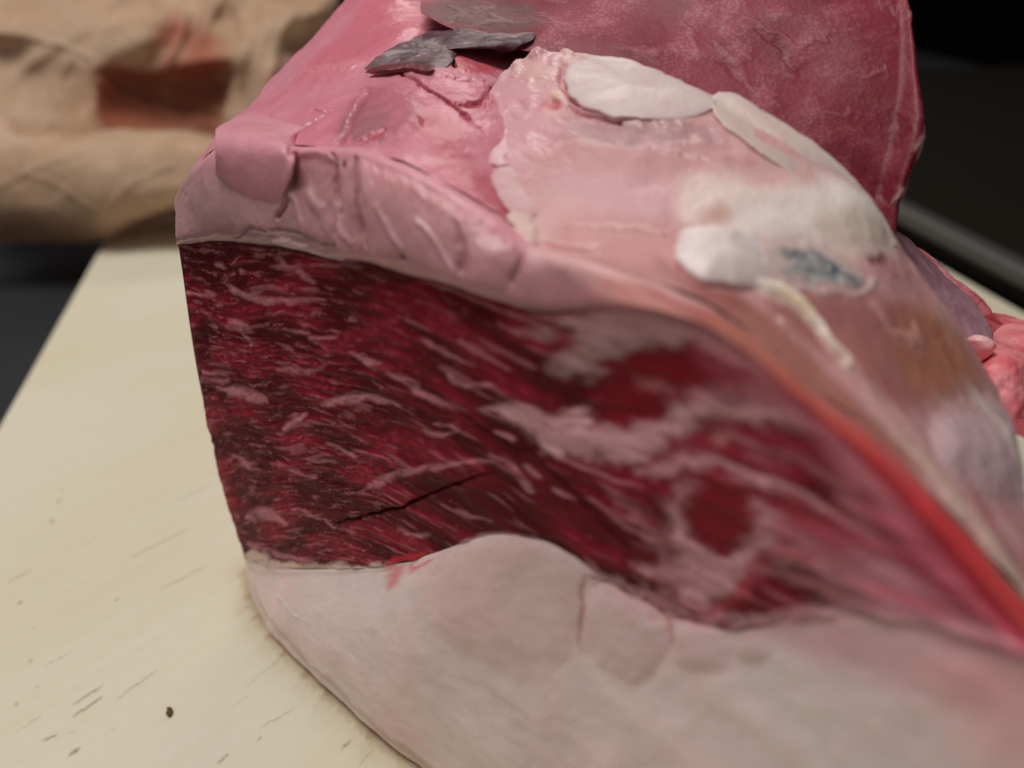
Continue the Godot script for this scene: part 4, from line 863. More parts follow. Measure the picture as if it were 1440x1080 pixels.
	spot(rib, [0, 600, -25, 892, 63, 1031, 133, 948, 149, 723, 112, 482, 45, 374, -17, 382], lin(206, 152, 164, 0.8), 0.75, 27.3, 0.4, 34.1, 13.7, 0.3)
	spot(rib, [-45, 1044, 63, 1031, 198, 1105, 258, 1046, 167, 914, 131, 862, 76, 821], lin(206, 166, 160, 0.8), 0.7, 18.4, 0.6, 36.9, 11.1, 0.4)
	spot(rib, [151, 662, 203, 691, 303, 736, 387, 798, 401, 746, 317, 648, 205, 557, 152, 583], lin(160, 126, 128, 0.8), 0.7, 18.3, -0.5, 26.2, 10.5, 0.3)
	vein(rib, [149, 723, 3.64, 175, 682, 4.85, 215, 676, 4.85], lin(168, 92, 98, 0.8), 0.6, 6.06, -0.8, 4.85, 0)
	spot(rib, [99, 456, 194, 537, 343, 641, 393, 615, 320, 488, 195, 433, 114, 375], lin(184, 130, 134, 0.8), 0.7, 21.9, 0, 19.2, 6.85, 0)
	spot(rib, [116, 411, 232, 471, 346, 495, 310, 327, 197, 239, 121, 242], lin(200, 156, 162, 0.8), 0.6, 34.4, 0, 20.1, 7.16, 0)
	spot(rib, [142, 225, 267, 292, 351, 297, 355, 120, 244, 6, 91, 38], lin(190, 130, 132, 0.8), 0.6, 31.8, 0, 22.3, 7.96, 0)
	spot(rib, [346, 481, 393, 601, 467, 668, 540, 817, 627, 933, 720, 953, 762, 896, 667, 673, 591, 621, 501, 511, 414, 398, 349, 361], lin(206, 190, 184, 0.7), 0.85, 34.2, 0.6, 77.7, 4.66, 0)
	spot(rib, [391, 289, 462, 515, 547, 675, 644, 922, 744, 1021, 762, 896, 635, 646, 541, 527, 480, 409, 460, 253], lin(208, 194, 190, 0.66), 0.85, 28.7, 0.4, 63.7, 4.78, 0)
	spot(rib, [576, 651, 631, 793, 720, 912, 761, 875, 667, 658], lin(192, 170, 156, 0.8), 0.7, 23.8, 0, 23.8, 8.51, 0)
	spot(rib, [380, 422, 410, 485, 431, 464, 401, 389], lin(184, 128, 116, 0.8), 0.6, 13.9, 0, 19.4, 6.94, 0)
	spot(rib, [450, 619, 515, 775, 581, 877, 556, 768, 494, 665], lin(200, 140, 146, 0.8), 0.6, 17.3, 0, 20.1, 7.19, 0)
	vein(rib, [474, 400, 5.52, 488, 390, 9.66, 493, 359, 6.9], lin(124, 98, 70, 0.8), 0.85, 8.28, -1, 5.52, 0)
	spot(rib, [481, 395, 541, 515, 607, 604, 668, 614, 703, 612, 669, 519, 586, 411, 536, 342, 498, 314], lin(184, 170, 165, 0.8), 0.8, 19.4, 0.5, 19.4, 6.93, 0)
	spot(rib, [524, 455, 568, 524, 616, 545, 669, 575, 677, 556, 619, 480, 560, 407, 583, 480, 545, 438], lin(106, 118, 124, 0.8), 0.8, 16.2, -0.8, 21.6, 10.8, 0)
	vein(rib, [581, 537, 4.11, 609, 540, 6.84, 639, 536, 6.84, 677, 561, 5.47], lin(78, 96, 104, 0.8), 0.75, 6.84, 0, 5.47, 0)
	vein(rib, [535, 377, 3.98, 558, 438, 5.31, 584, 470, 3.98], lin(92, 110, 116, 0.8), 0.6, 6.63, 0, 5.31, 0)
	vein(rib, [525, 308, 5.66, 600, 414, 8.49, 685, 535, 7.08, 717, 645, 5.66], lin(196, 176, 176, 0.8), 0.7, 7.08, 0.4, 5.66, 0)
	spot(rib, [515, 232, 588, 385, 700, 561, 838, 791, 906, 811, 962, 811, 874, 480, 741, 245, 647, 205, 557, 152], lin(156, 98, 94, 0.8), 0.9, 27.1, 0, 21, 7.52, 0)
	spot(rib, [552, 274, 628, 422, 700, 496, 618, 292, 567, 226], lin(134, 86, 90, 0.8), 0.6, 19.4, 0, 19.4, 6.93, 0)
	spot(rib, [768, 600, 869, 894, 956, 935, 944, 669, 845, 436, 776, 436], lin(164, 106, 84, 0.8), 0.75, 29.3, 0, 22.8, 8.14, 0)
	spot(rib, [371, 36, 465, 136, 583, 142, 700, 77, 803, 78, 737, -37, 626, -14, 524, -5, 415, -37], lin(152, 96, 84, 0.8), 0.85, 21.5, 0, 21.5, 7.7, 0)
	spot(rib, [85, 13, 214, 27, 313, 77, 356, 59, 426, 60, 482, 52, 414, -8, 315, -20, 201, -30], lin(164, 104, 100, 0.8), 0.75, 23.4, 0, 23.4, 8.37, 0)
	vein(rib, [313, 109, 13.2, 392, 35, 16.5, 466, 117, 13.2], lin(140, 74, 70, 0.8), 0.7, 23.1, 0, 6.59, 0)
	vein(rib, [448, 222, 16.9, 519, 279, 18.3, 561, 307, 18.3, 594, 293, 15.5, 624, 258, 14.1, 660, 229, 14.1], lin(208, 182, 172, 0.6), 0.9, 11.3, 1.2, 5.64, 0)
	vein(rib, [529, 278, 8.26, 564, 304, 12.4, 585, 288, 8.26], lin(206, 188, 158, 0.66), 0.75, 9.63, 0, 5.51, 0)
	vein(rib, [541, 178, 7.24, 553, 179, 7.24], lin(196, 156, 152, 0.8), 0.6, 10.1, 0.4, 5.79, 0)
	vein(rib, [647, 220, 15.2, 713, 181, 24.3, 791, 115, 33.4, 869, 110, 36.5, 933, 24, 39.5], lin(180, 140, 132, 0.8), 0.5, 30.4, 0.3, 15.2, 0.3)
	vein(rib, [791, 115, 18.9, 842, 95, 31.4, 903, 90, 37.7, 963, 42, 40.9], lin(206, 182, 166, 0.8), 0.6, 28.3, 0.3, 15.7, 0.3)
	vein(rib, [716, 551, 5.94, 765, 543, 7.42, 815, 626, 8.9, 812, 682, 7.42], lin(184, 140, 136, 0.8), 0.6, 11.9, 0.4, 5.94, 0)
	vein(rib, [756, 280, 12, 797, 259, 12], lin(160, 76, 78, 0.8), 0.5, 23.9, 0, 5.99, 0)
	vein(rib, [709, 709, 10.1, 758, 791, 10.1], lin(130, 60, 66, 0.8), 0.7, 11.8, -0.4, 6.76, 0)
	vein(rib, [900, 276, 11.7, 929, 187, 13.2, 968, 133, 13.2], lin(150, 80, 84, 0.8), 0.6, 17.6, 0, 5.87, 0)
	spot(rib, [830, 399, 894, 611, 983, 891, 1051, 980, 1020, 600, 940, 369, 860, 219, 824, 269], lin(184, 158, 166, 0.8), 0.85, 28.5, 2, 95.1, 7.93, 0)
	vein(rib, [940, 713, 15.5, 967, 711, 21.7, 972, 619, 15.5], lin(202, 184, 178, 0.8), 0.7, 18.6, 0, 6.2, 0)
	spot(rib, [-46, 1097, -37, 1050, -40, 1008, -53, 1012, -64, 1069, -61, 1113], lin(212, 174, 170, 0.8), 0.542291, 10.1, -0.0106242, 17.6, 10.1, 0)
	spot(rib, [140, 985, 135, 962, 122, 963, 112, 989, 117, 1012, 131, 1010], lin(210, 168, 176, 0.8), 0.441602, 6.57, 0.642959, 11.5, 6.57, 0)
	spot(rib, [24, 679, 26, 660, 19, 647, 10, 652, 8, 671, 14, 684], lin(196, 136, 146, 0.8), 0.569441, 5.72, 0.431895, 10, 5.72, 0)
	spot(rib, [142, 542, 138, 526, 131, 522, 129, 536, 133, 553, 139, 556], lin(204, 150, 160, 0.8), 0.412227, 4.85, 0.173588, 8.49, 4.85, 0)
	spot(rib, [38, 505, 16, 448, -18, 404, -24, 424, 5, 493, 31, 527], lin(196, 136, 146, 0.8), 0.550328, 8.04, 0.582317, 14.1, 8.04, 0)
	spot(rib, [140, 731, 138, 708, 130, 699, 124, 712, 125, 734, 133, 744], lin(204, 150, 160, 0.8), 0.431629, 4.68, -0.0403449, 8.19, 4.68, 0)
	spot(rib, [109, 979, 109, 943, 96, 935, 80, 969, 78, 1007, 94, 1010], lin(212, 174, 170, 0.8), 0.595308, 7.38, -0.154937, 12.9, 7.38, 0)
	spot(rib, [86, 1002, 88, 956, 68, 947, 41, 997, 38, 1049, 63, 1043], lin(204, 150, 160, 0.8), 0.474541, 8.45, 0.446943, 14.8, 8.45, 0)
	spot(rib, [70, 722, 72, 695, 62, 670, 51, 673, 47, 701, 57, 725], lin(204, 150, 160, 0.8), 0.447118, 5.65, 0.2822, 9.89, 5.65, 0)
	spot(rib, [120, 983, 124, 940, 116, 900, 104, 903, 98, 948, 106, 987], lin(196, 136, 146, 0.8), 0.594052, 6.71, 0.595928, 11.7, 6.71, 0)
	spot(rib, [130, 1011, 127, 985, 115, 987, 105, 1016, 109, 1042, 122, 1040], lin(212, 174, 170, 0.8), 0.651481, 6.72, 0.569507, 11.8, 6.72, 0)
	spot(rib, [83, 1000, 89, 954, 76, 937, 53, 973, 45, 1028, 62, 1035], lin(196, 136, 146, 0.8), 0.483572, 8.36, 0.661814, 14.6, 8.36, 0)
	spot(rib, [-34, 1132, -38, 1118, -55, 1135, -69, 1167, -65, 1181, -48, 1164], lin(196, 136, 146, 0.8), 0.699015, 10.1, 0.271456, 17.7, 10.1, 0)
	spot(rib, [44, 947, 53, 895, 42, 858, 23, 868, 13, 924, 22, 967], lin(204, 150, 160, 0.8), 0.558437, 9.23, 0.670619, 16.2, 9.23, 0)
	spot(rib, [111, 724, 112, 699, 105, 677, 96, 679, 95, 704, 102, 726], lin(196, 136, 146, 0.8), 0.620827, 5.05, 0.109321, 8.83, 5.05, 0)
	spot(rib, [32, 782, 35, 765, 28, 755, 18, 762, 14, 779, 22, 790], lin(212, 174, 170, 0.8), 0.640866, 6.75, 0.19858, 11.8, 6.75, 0)
	spot(rib, [-13, 964, -1, 912, -7, 885, -23, 902, -35, 953, -31, 989], lin(210, 168, 176, 0.8), 0.661859, 9.53, 0.0145167, 16.7, 9.53, 0)
	spot(rib, [47, 687, 40, 666, 19, 676, 2, 707, 6, 728, 30, 718], lin(210, 168, 176, 0.8), 0.523001, 5.8, -0.207091, 10.1, 5.8, 0)
	spot(rib, [66, 548, 52, 496, 26, 463, 23, 496, 40, 555, 57, 575], lin(212, 174, 170, 0.8), 0.629827, 6.99, 0.342494, 12.2, 6.99, 0)
	spot(rib, [137, 728, 137, 700, 128, 683, 120, 695, 120, 723, 129, 740], lin(212, 174, 170, 0.8), 0.684698, 4.67, -0.225619, 8.17, 4.67, 0)
	spot(rib, [88, 983, 78, 968, 47, 1008, 24, 1066, 39, 1070, 71, 1026], lin(210, 168, 176, 0.8), 0.654528, 8.55, 0.387853, 15, 8.55, 0)
	spot(rib, [90, 733, 86, 719, 73, 722, 63, 741, 67, 755, 82, 751], lin(204, 150, 160, 0.8), 0.672827, 5.74, -0.28689, 10, 5.74, 0)
	spot(rib, [130, 938, 125, 906, 108, 916, 93, 959, 100, 990, 119, 979], lin(210, 168, 176, 0.8), 0.657548, 6.73, -0.0983306, 11.8, 6.73, 0)
	spot(rib, [114, 823, 113, 786, 99, 774, 84, 798, 84, 838, 101, 850], lin(212, 174, 170, 0.8), 0.359238, 6.06, -0.265817, 10.6, 6.06, 0)
	spot(rib, [109, 752, 110, 719, 101, 696, 89, 705, 86, 738, 96, 762], lin(196, 136, 146, 0.8), 0.377891, 5.29, 0.579072, 9.26, 5.29, 0)
	spot(rib, [140, 824, 136, 813, 126, 822, 120, 841, 125, 852, 135, 843], lin(212, 174, 170, 0.8), 0.483405, 5.54, 0.487387, 9.7, 5.54, 0)
	spot(rib, [13, 933, 27, 874, 19, 846, -1, 867, -16, 927, -10, 967], lin(210, 168, 176, 0.8), 0.670514, 9.37, 0.498354, 16.4, 9.37, 0)
	spot(rib, [69, 454, 57, 419, 38, 400, 32, 417, 47, 456, 65, 474], lin(204, 150, 160, 0.8), 0.572928, 7.27, 0.62975, 12.7, 7.27, 0)
	spot(rib, [34, 1012, 42, 964, 31, 941, 10, 969, 0, 1023, 13, 1043], lin(204, 150, 160, 0.8), 0.464294, 9.87, 0.559821, 17.3, 9.87, 0)
	spot(rib, [46, 453, 36, 434, 24, 428, 22, 441, 33, 461, 44, 467], lin(210, 168, 176, 0.8), 0.540732, 7.81, 0.186507, 13.7, 7.81, 0)
	spot(rib, [122, 728, 119, 719, 112, 722, 107, 734, 111, 744, 118, 741], lin(196, 136, 146, 0.8), 0.430223, 4.95, -0.119587, 8.66, 4.95, 0)
	spot(rib, [109, 1029, 108, 1005, 99, 1002, 88, 1024, 88, 1047, 99, 1049], lin(212, 174, 170, 0.8), 0.623859, 7.16, 0.268339, 12.5, 7.16, 0)
	spot(rib, [94, 671, 91, 655, 80, 652, 72, 666, 76, 681, 87, 684], lin(196, 136, 146, 0.8), 0.396639, 5.27, -0.21744, 9.23, 5.27, 0)
	spot(rib, [53, 580, 48, 553, 36, 540, 32, 559, 37, 587, 47, 597], lin(196, 136, 146, 0.8), 0.586238, 6.39, 0.583238, 11.2, 6.39, 0)
	spot(rib, [41, 674, 41, 646, 26, 634, 12, 650, 11, 677, 26, 689], lin(204, 150, 160, 0.8), 0.455203, 5.72, -0.276829, 10, 5.72, 0)
	spot(rib, [9, 448, -21, 394, -41, 390, -23, 455, 3, 508, 19, 503], lin(210, 168, 176, 0.8), 0.405463, 8.27, 0.284169, 14.5, 8.27, 0)
	spot(rib, [105, 677, 97, 656, 81, 668, 71, 701, 79, 721, 97, 709], lin(210, 168, 176, 0.8), 0.410207, 5.27, 0.179131, 9.22, 5.27, 0)
	spot(rib, [138, 871, 133, 843, 119, 850, 108, 885, 113, 914, 129, 907], lin(212, 174, 170, 0.8), 0.658363, 6.03, -0.0625663, 10.6, 6.03, 0)
	spot(rib, [65, 891, 66, 860, 51, 857, 33, 889, 30, 927, 47, 925], lin(212, 174, 170, 0.8), 0.664656, 8.65, 0.100217, 15.1, 8.65, 0)
	spot(rib, [89, 586, 87, 561, 77, 536, 70, 539, 74, 566, 82, 589], lin(204, 150, 160, 0.8), 0.664083, 5.86, 0.158535, 10.3, 5.86, 0)
	spot(rib, [111, 585, 109, 559, 99, 532, 92, 534, 95, 563, 104, 587], lin(210, 168, 176, 0.8), 0.510368, 5.44, 0.665061, 9.52, 5.44, 0)
	vein(rib, [129, 938, 2.69, 133, 854, 5.38, 142, 780, 5.38, 158, 730, 4.03], lin(170, 92, 98, 0.8), 0.7, 5.38, -0.8, 4.03, 0)
	spot(rib, [112, 719, 125, 752, 139, 737, 137, 706, 120, 695], lin(182, 84, 92, 0.8), 0.8, 4.75, -0.5, 11.9, 3.56, 0)
	spot(rib, [119, 767, 131, 793, 140, 760, 126, 745], lin(212, 172, 160, 0.8), 0.8, 4.98, 0.4, 9.96, 3.73, 0)
	vein(rib, [124, 1026, 5.23, 171, 1097, 5.23, 228, 1089, 5.23, 265, 1030, 3.48], lin(160, 74, 84, 0.8), 0.6, 6.97, -0.5, 6.97, 0)
	vein(rib, [33, 1009, 3.9, 97, 1018, 5.86, 145, 1004, 3.9], lin(180, 112, 112, 0.8), 0.6, 7.81, -0.5, 7.81, 0)
	vein(rib, [229, 585, 2.79, 305, 617, 5.59, 391, 659, 4.19], lin(202, 158, 164, 0.8), 0.5, 8.38, 0.4, 5.59, 0)
	vein(rib, [139, 159, 6.16, 238, 230, 9.23, 311, 255, 9.23], lin(206, 168, 160, 0.8), 0.45, 15.4, 0.5, 6.16, 0)
	vein(rib, [24, 59, 7.07, 110, 47, 12.4, 185, 68, 10.6], lin(206, 160, 152, 0.8), 0.5, 17.7, 0.5, 7.07, 0)
	sheet("rib_sheet", rib, 320, 200, skin(rib, wet(0.4, 0.45, 0.1), 0.14), top_up, meat)
	var muscle := layer([Vector3(-2.16,15.78,-20.19),Vector3(-0.5,15.22,-19.34),Vector3(1.27,15.06,-18.42),Vector3(3.2,14.61,-17.37),Vector3(4.89,13.96,-16.39),Vector3(6.18,13.22,-15.38),Vector3(7.04,12.49,-14.71),Vector3(7.57,12.03,-14.3),Vector3(7.41,11.76,-14.65),Vector3(-2.25,15.86,-20.94),Vector3(-0.34,15.51,-19.9),Vector3(1.45,15.48,-18.97),Vector3(3.4,15.05,-17.9),Vector3(5.15,14.5,-16.87),Vector3(6.43,13.87,-15.87),Vector3(7.29,13.13,-15.2),Vector3(7.71,12.95,-14.87),Vector3(8.71,11.8,-17.52),Vector3(-2.25,16.01,-22.08),Vector3(-0.26,15.85,-20.99),Vector3(1.66,15.9,-19.94),Vector3(3.8,15.66,-18.73),Vector3(5.59,15.21,-17.67),Vector3(6.89,14.68,-16.65),Vector3(7.69,14.26,-16.03),Vector3(8.17,14.14,-15.66),Vector3(9.25,13.2,-18.47),Vector3(-2.16,16.28,-23.16),Vector3(0,16.34,-21.93),Vector3(2.2,16.47,-20.66),Vector3(4.19,16.41,-19.57),Vector3(5.89,16.07,-18.58),Vector3(7.16,15.64,-17.58),Vector3(7.94,15.25,-16.98),Vector3(8.32,14.96,-16.68),Vector3(9.41,14.24,-19.71),Vector3(-1.96,17.22,-24.6),Vector3(0.37,17.34,-23.24),Vector3(2.29,17.45,-22.19),Vector3(4.65,17.34,-20.8),Vector3(6.4,16.96,-19.78),Vector3(7.59,16.53,-18.85),Vector3(8.23,16.23,-18.35),Vector3(8.51,15.98,-18.14),Vector3(9.62,15.46,-21.38),Vector3(-0.41,18.4,-26.13),Vector3(1.55,18.55,-25.06),Vector3(3.35,18.53,-24.1),Vector3(5.18,18.5,-23.13),Vector3(6.87,18.34,-22.15),Vector3(7.99,18.05,-21.28),Vector3(8.64,17.63,-20.77),Vector3(9,17.21,-20.49),Vector3(9.98,16.93,-23.38)], 9, 900, 560, 151)
	flesh(muscle, 152, lin(146, 46, 66, 0.92), lin(118, 28, 46, 0.92), lin(164, 76, 92, 0.92), 0.6, 0.34, 1.0, 0.35, 9.0, 0.2)
	vein(muscle, [442, 523, 3.65, 496, 490, 4.86, 524, 478, 3.65], lin(172, 106, 116, 0.92), 0.4, 7.29, 0.2, 9.72, 0.5)
	vein(muscle, [519, 473, 3.95, 574, 544, 3.95, 636, 650, 2.63], lin(172, 106, 116, 0.92), 0.4, 7.9, 0.2, 10.5, 0.5)
	vein(muscle, [372, 427, 3.75, 408, 302, 6.26], lin(172, 106, 116, 0.92), 0.4, 7.51, 0.2, 10, 0.5)
	vein(muscle, [424, 376, 3.73, 469, 279, 7.45, 490, 239, 4.97], lin(172, 106, 116, 0.92), 0.4, 7.45, 0.2, 9.94, 0.5)
	vein(muscle, [648, 483, 4.48, 711, 545, 7.47], lin(172, 106, 116, 0.92), 0.4, 8.97, 0.2, 12, 0.5)
	vein(muscle, [529, 358, 4.92, 551, 366, 4.92], lin(172, 106, 116, 0.92), 0.4, 7.37, 0.2, 9.83, 0.5)
	vein(muscle, [589, 286, 5.24, 666, 351, 7.86], lin(172, 106, 116, 0.92), 0.4, 7.86, 0.2, 10.5, 0.5)
	vein(muscle, [319, 187, 4.26, 362, 238, 5.68], lin(172, 106, 116, 0.92), 0.4, 8.52, 0.2, 11.4, 0.5)
	vein(muscle, [190, 340, 5.38, 238, 235, 7.18], lin(172, 106, 116, 0.92), 0.4, 10.8, 0.2, 14.4, 0.5)
	vein(muscle, [688, 765, 7.51, 964, 812, 11.3], lin(172, 106, 116, 0.92), 0.4, 11.3, 0.2, 15, 0.5)
	vein(muscle, [498, 457, 3.68, 524, 398, 6.13], lin(104, 30, 44, 0.92), 0.4, 17.2, -0.15, 9.81, 0.2)
	vein(muscle, [465, 484, 4.86, 510, 440, 4.86], lin(104, 30, 44, 0.92), 0.4, 17, -0.15, 9.73, 0.2)
	vein(muscle, [537, 384, 9.9, 559, 396, 7.42], lin(104, 30, 44, 0.92), 0.4, 17.3, -0.15, 9.9, 0.2)
	vein(muscle, [717, 392, 15, 983, 443, 18.7], lin(104, 30, 44, 0.92), 0.4, 26.2, -0.15, 15, 0.2)
	vein(muscle, [683, 207, 16.9, 1000, 200, 21.1], lin(104, 30, 44, 0.92), 0.4, 29.6, -0.15, 16.9, 0.2)
	vein(muscle, [443, 295, 5.01, 464, 236, 5.01], lin(104, 30, 44, 0.92), 0.4, 17.5, -0.15, 10, 0.2)
	spot(muscle, [585, 710, 859, 791, 884, 417, 881, 10, 674, 8, 578, 347], lin(112, 24, 42, 0.92), 0.6, 128, 0, 45, 16.1, 0)
	vein(muscle, [994, 523, 6.46, 929, 428, 12.9, 858, 354, 12.9, 958, 322, 10.8, 817, 196, 8.62], lin(170, 140, 140, 0.92), 0.6, 8.62, 0.5, 8.62, 0)
	spot(muscle, [-3, -58, 18, 344, 69, 492, 138, 455, 190, 340, 172, 200, 129, 127, 83, 96, 39, -163], lin(96, 58, 66, 0.92), 0.85, 16.4, 0, 32.7, 14, 0.2)
	vein(muscle, [11, 71, 12.3, 36, 18, 24.6, 60, 79, 15.4], lin(140, 30, 48, 0.92), 0.7, 18.5, 0, 12.3, 0)
	vein(muscle, [42, 49, 4.65, 67, 265, 6.97, 109, 378, 4.65], lin(146, 116, 122, 0.92), 0.7, 6.97, 0.4, 11.6, 0.3)
	vein(muscle, [83, 96, 4.23, 112, 243, 6.34, 158, 262, 4.23], lin(146, 116, 122, 0.92), 0.7, 6.34, 0.4, 10.6, 0.3)
	vein(muscle, [98, 368, 3.92, 123, 269, 5.88], lin(146, 116, 122, 0.92), 0.7, 5.88, 0.4, 9.79, 0.3)
	vein(muscle, [54, 328, 4.42, 74, 191, 4.42], lin(146, 116, 122, 0.92), 0.7, 6.62, 0.4, 11, 0.3)
	sheet("back_muscle", muscle, 260, 160, skin(muscle, wet(0.5, 0.4, 0.0), 0.09), Vector3(0, 0.4, 1), meat)
	var pad := wet(0.45, 0.42, 0.08)
	pad.vertex_color_use_as_albedo = true
	var pad_n := NoiseTexture2D.new()
	pad_n.noise = noise(33, 0.05, 3)
	pad_n.width = 256
	pad_n.height = 256
	pad_n.seamless = true
	pad.heightmap_enabled = true
	pad.heightmap_texture = pad_n
	pad.heightmap_scale = 0.008
	pad.uv1_triplanar = true
	pad.uv1_scale = Vector3(45, 45, 45)
	lobe("cartilage", [Vector3(1.06,15.01,-16.25),Vector3(1.16,15.14,-16.7),Vector3(1.48,15.28,-16.87),Vector3(1.87,15.37,-16.74),Vector3(2.53,15.31,-16.25),Vector3(3.16,15.14,-15.74),Vector3(3.62,14.95,-15.23),Vector3(3.77,14.84,-14.86),Vector3(3.42,14.73,-14.45),Vector3(2.82,14.69,-14.3),Vector3(2.19,14.71,-14.36),Vector3(1.7,14.72,-14.65),Vector3(1.28,14.76,-15.24),Vector3(1.08,14.86,-15.72)], top_up, 0.1, 0.16, lin(204, 184, 182, 0.82), lin(198, 172, 174, 0.82), pad, 201, meat, 0.006, 0.6)
	lobe("cartilage", [Vector3(3.72,14.89,-15.03),Vector3(4.02,15.02,-15.15),Vector3(4.68,14.74,-14.55),Vector3(5.46,14.33,-13.92),Vector3(6.14,13.77,-13.36),Vector3(6.72,13.03,-12.9),Vector3(6.3,13.03,-12.21),Vector3(5.57,13.44,-12.12),Vector3(5.11,13.8,-12.54),Vector3(4.58,14.2,-13.03),Vector3(4.06,14.49,-13.51),Vector3(3.71,14.69,-14.17),Vector3(3.68,14.81,-14.65)], top_up, 0.08, 0.16, lin(203, 184, 176, 0.82), lin(197, 171, 166, 0.82), pad, 202, meat, 0.006, 0.6)
	lobe("fat_lobe", [Vector3(-1.1,13.99,-15.99),Vector3(-1,14.19,-16.33),Vector3(-0.71,14.32,-16.5),Vector3(-0.15,14.33,-16.65),Vector3(0.42,14.26,-15.72),Vector3(0.54,14.06,-14.88),Vector3(0.13,13.98,-14.09),Vector3(-0.36,13.96,-13.98),Vector3(-0.76,13.85,-14.72),Vector3(-0.99,13.88,-15.42)], top_up, 0.06, 0.22, lin(207, 164, 174, 0.82), lin(203, 150, 162, 0.82), pad, 203, meat, 0.008, 0.6)
	lobe("fat_lobe", [Vector3(-0.38,13.87,-13.67),Vector3(-0.16,13.96,-14.06),Vector3(0.4,13.93,-14.42),Vector3(0.95,13.81,-13.49),Vector3(0.85,13.58,-12.82),Vector3(0.38,13.56,-12.39),Vector3(-0.05,13.61,-12.55),Vector3(-0.27,13.74,-13.1)], top_up, 0.05, 0.2, lin(200, 158, 160, 0.82), lin(194, 146, 152, 0.82), pad, 204, meat, 0.008, 0.6)
	lobe("fat_lobe", [Vector3(-0.09,13.55,-12.38),Vector3(0.1,13.62,-12.62),Vector3(0.61,13.54,-12.88),Vector3(0.95,13.42,-12.24),Vector3(0.81,13.22,-11.8),Vector3(0.37,13.34,-11.66),Vector3(0.17,13.38,-11.76),Vector3(-0.01,13.46,-12.07)], top_up, 0.06, 0.2, lin(206, 174, 168, 0.82), lin(198, 154, 152, 0.82), pad, 205, meat, 0.008, 0.6)
	lobe("tendon", [Vector3(2.43,13.63,-10.84),Vector3(2.56,13.73,-11.16),Vector3(2.9,13.77,-11.35),Vector3(3.44,13.69,-11.46),Vector3(4.02,13.42,-11.61),Vector3(4.28,13.17,-11.18),Vector3(4.25,13.02,-10.82),Vector3(3.69,13.2,-10.28),Vector3(3.16,13.37,-10.1),Vector3(2.69,13.45,-10.11),Vector3(2.45,13.53,-10.45)], top_up, 0.28, 0.15, lin(208, 194, 193, 0.7), lin(198, 180, 181, 0.7), pad, 206, meat, 0.006, 0.8)
	lobe("membrane_flap", [Vector3(-3.3,14.83,-18.37),Vector3(-3.07,15.01,-18.74),Vector3(-2.74,15.2,-19.05),Vector3(-2.04,15.37,-20.03),Vector3(-1.09,15.5,-19.77),Vector3(-0.33,15.41,-19.51),Vector3(0.41,15.47,-19.31),Vector3(0.36,15.3,-19.01),Vector3(-0.16,15.12,-19.01),Vector3(-0.85,15.06,-19.97),Vector3(-1.23,15.08,-19.04),Vector3(-1.33,15.02,-17.94),Vector3(-1.67,15,-17.52),Vector3(-2.26,15,-18.05),Vector3(-2.76,14.94,-18.24)], top_up, 0.03, 0.05, lin(108, 82, 90, 0.74), lin(66, 38, 48, 0.74), pad, 207, meat, 0.02, 0.6)
	lobe("membrane_flap", [Vector3(-3.23,14.87,-18.05),Vector3(-2.81,14.99,-18.04),Vector3(-2.15,15.06,-17.78),Vector3(-1.62,15.06,-17.29),Vector3(-1.78,15.03,-17.09),Vector3(-2.28,15,-17.53),Vector3(-2.76,14.92,-17.65)], top_up, 0.03, 0.06, lin(92, 34, 44, 0.5), lin(60, 22, 30, 0.5), pad, 208, meat, 0.02, 0.6)
	var nub := layer([Vector3(-6.27,13,-16.11),Vector3(-5.92,12.7,-15.84),Vector3(-5.29,12.53,-15.34),Vector3(-4.74,12.69,-14.92),Vector3(-4.33,13.37,-14.59),Vector3(-5.93,13.48,-15.35),Vector3(-5.53,13.23,-15.03),Vector3(-4.95,13.07,-14.58),Vector3(-4.47,13.19,-14.21),Vector3(-4,13.77,-13.84),Vector3(-5.82,13.88,-15.21),Vector3(-5.27,13.89,-14.78),Vector3(-4.64,13.92,-14.29),Vector3(-4.14,13.98,-13.9),Vector3(-3.87,14.13,-13.69),Vector3(-5.86,14.1,-15.52),Vector3(-5.29,14.19,-15.07),Vector3(-4.63,14.24,-14.56),Vector3(-4.11,14.25,-14.15),Vector3(-4.13,13.98,-14.85),Vector3(-6.09,14.07,-16.34),Vector3(-5.61,14.16,-15.96),Vector3(-4.86,14.22,-15.38),Vector3(-4.37,14.12,-15.33),Vector3(-4.38,13.83,-16.02),Vector3(-6.25,13.88,-17.9),Vector3(-5.87,14,-17.61),Vector3(-5.21,14.04,-17.09),Vector3(-4.45,14.06,-16.5),Vector3(-4.26,13.96,-16.34),Vector3(-6.45,13.61,-19.77),Vector3(-6.17,13.67,-19.55),Vector3(-5.52,13.75,-19.04),Vector3(-4.75,13.82,-18.44),Vector3(-4.49,13.71,-18.24)], 5, 240, 240, 161)
	flesh(nub, 162, lin(200, 136, 150, 0.74), lin(194, 126, 142, 0.74), lin(206, 148, 157, 0.74), 0.3, 0.4, 1.6, 0.25, 14.0)
	sheet("fat_lump", nub, 90, 90, skin(nub, wet(0.4, 0.45, 0.1), 0.1), face_out + Vector3.UP * 0.5, meat)
	lobe("side_membrane", [Vector3(8.56,11.56,-17.2),Vector3(9.01,11.49,-17.16),Vector3(9.64,11,-16.85),Vector3(10.1,10.59,-16.17),Vector3(10.45,10.33,-15.58),Vector3(10.64,9.94,-15.13),Vector3(10.24,9.87,-14.45),Vector3(9.27,10.3,-14.29),Vector3(8.72,10.78,-15.02),Vector3(8.37,11.21,-15.92)], Vector3(0, 0.7, 0.7), 0.2, 1.5, lin(140, 108, 118, 0.5), lin(120, 84, 96, 0.5), pad, 211, meat, 0.03, 0.6)
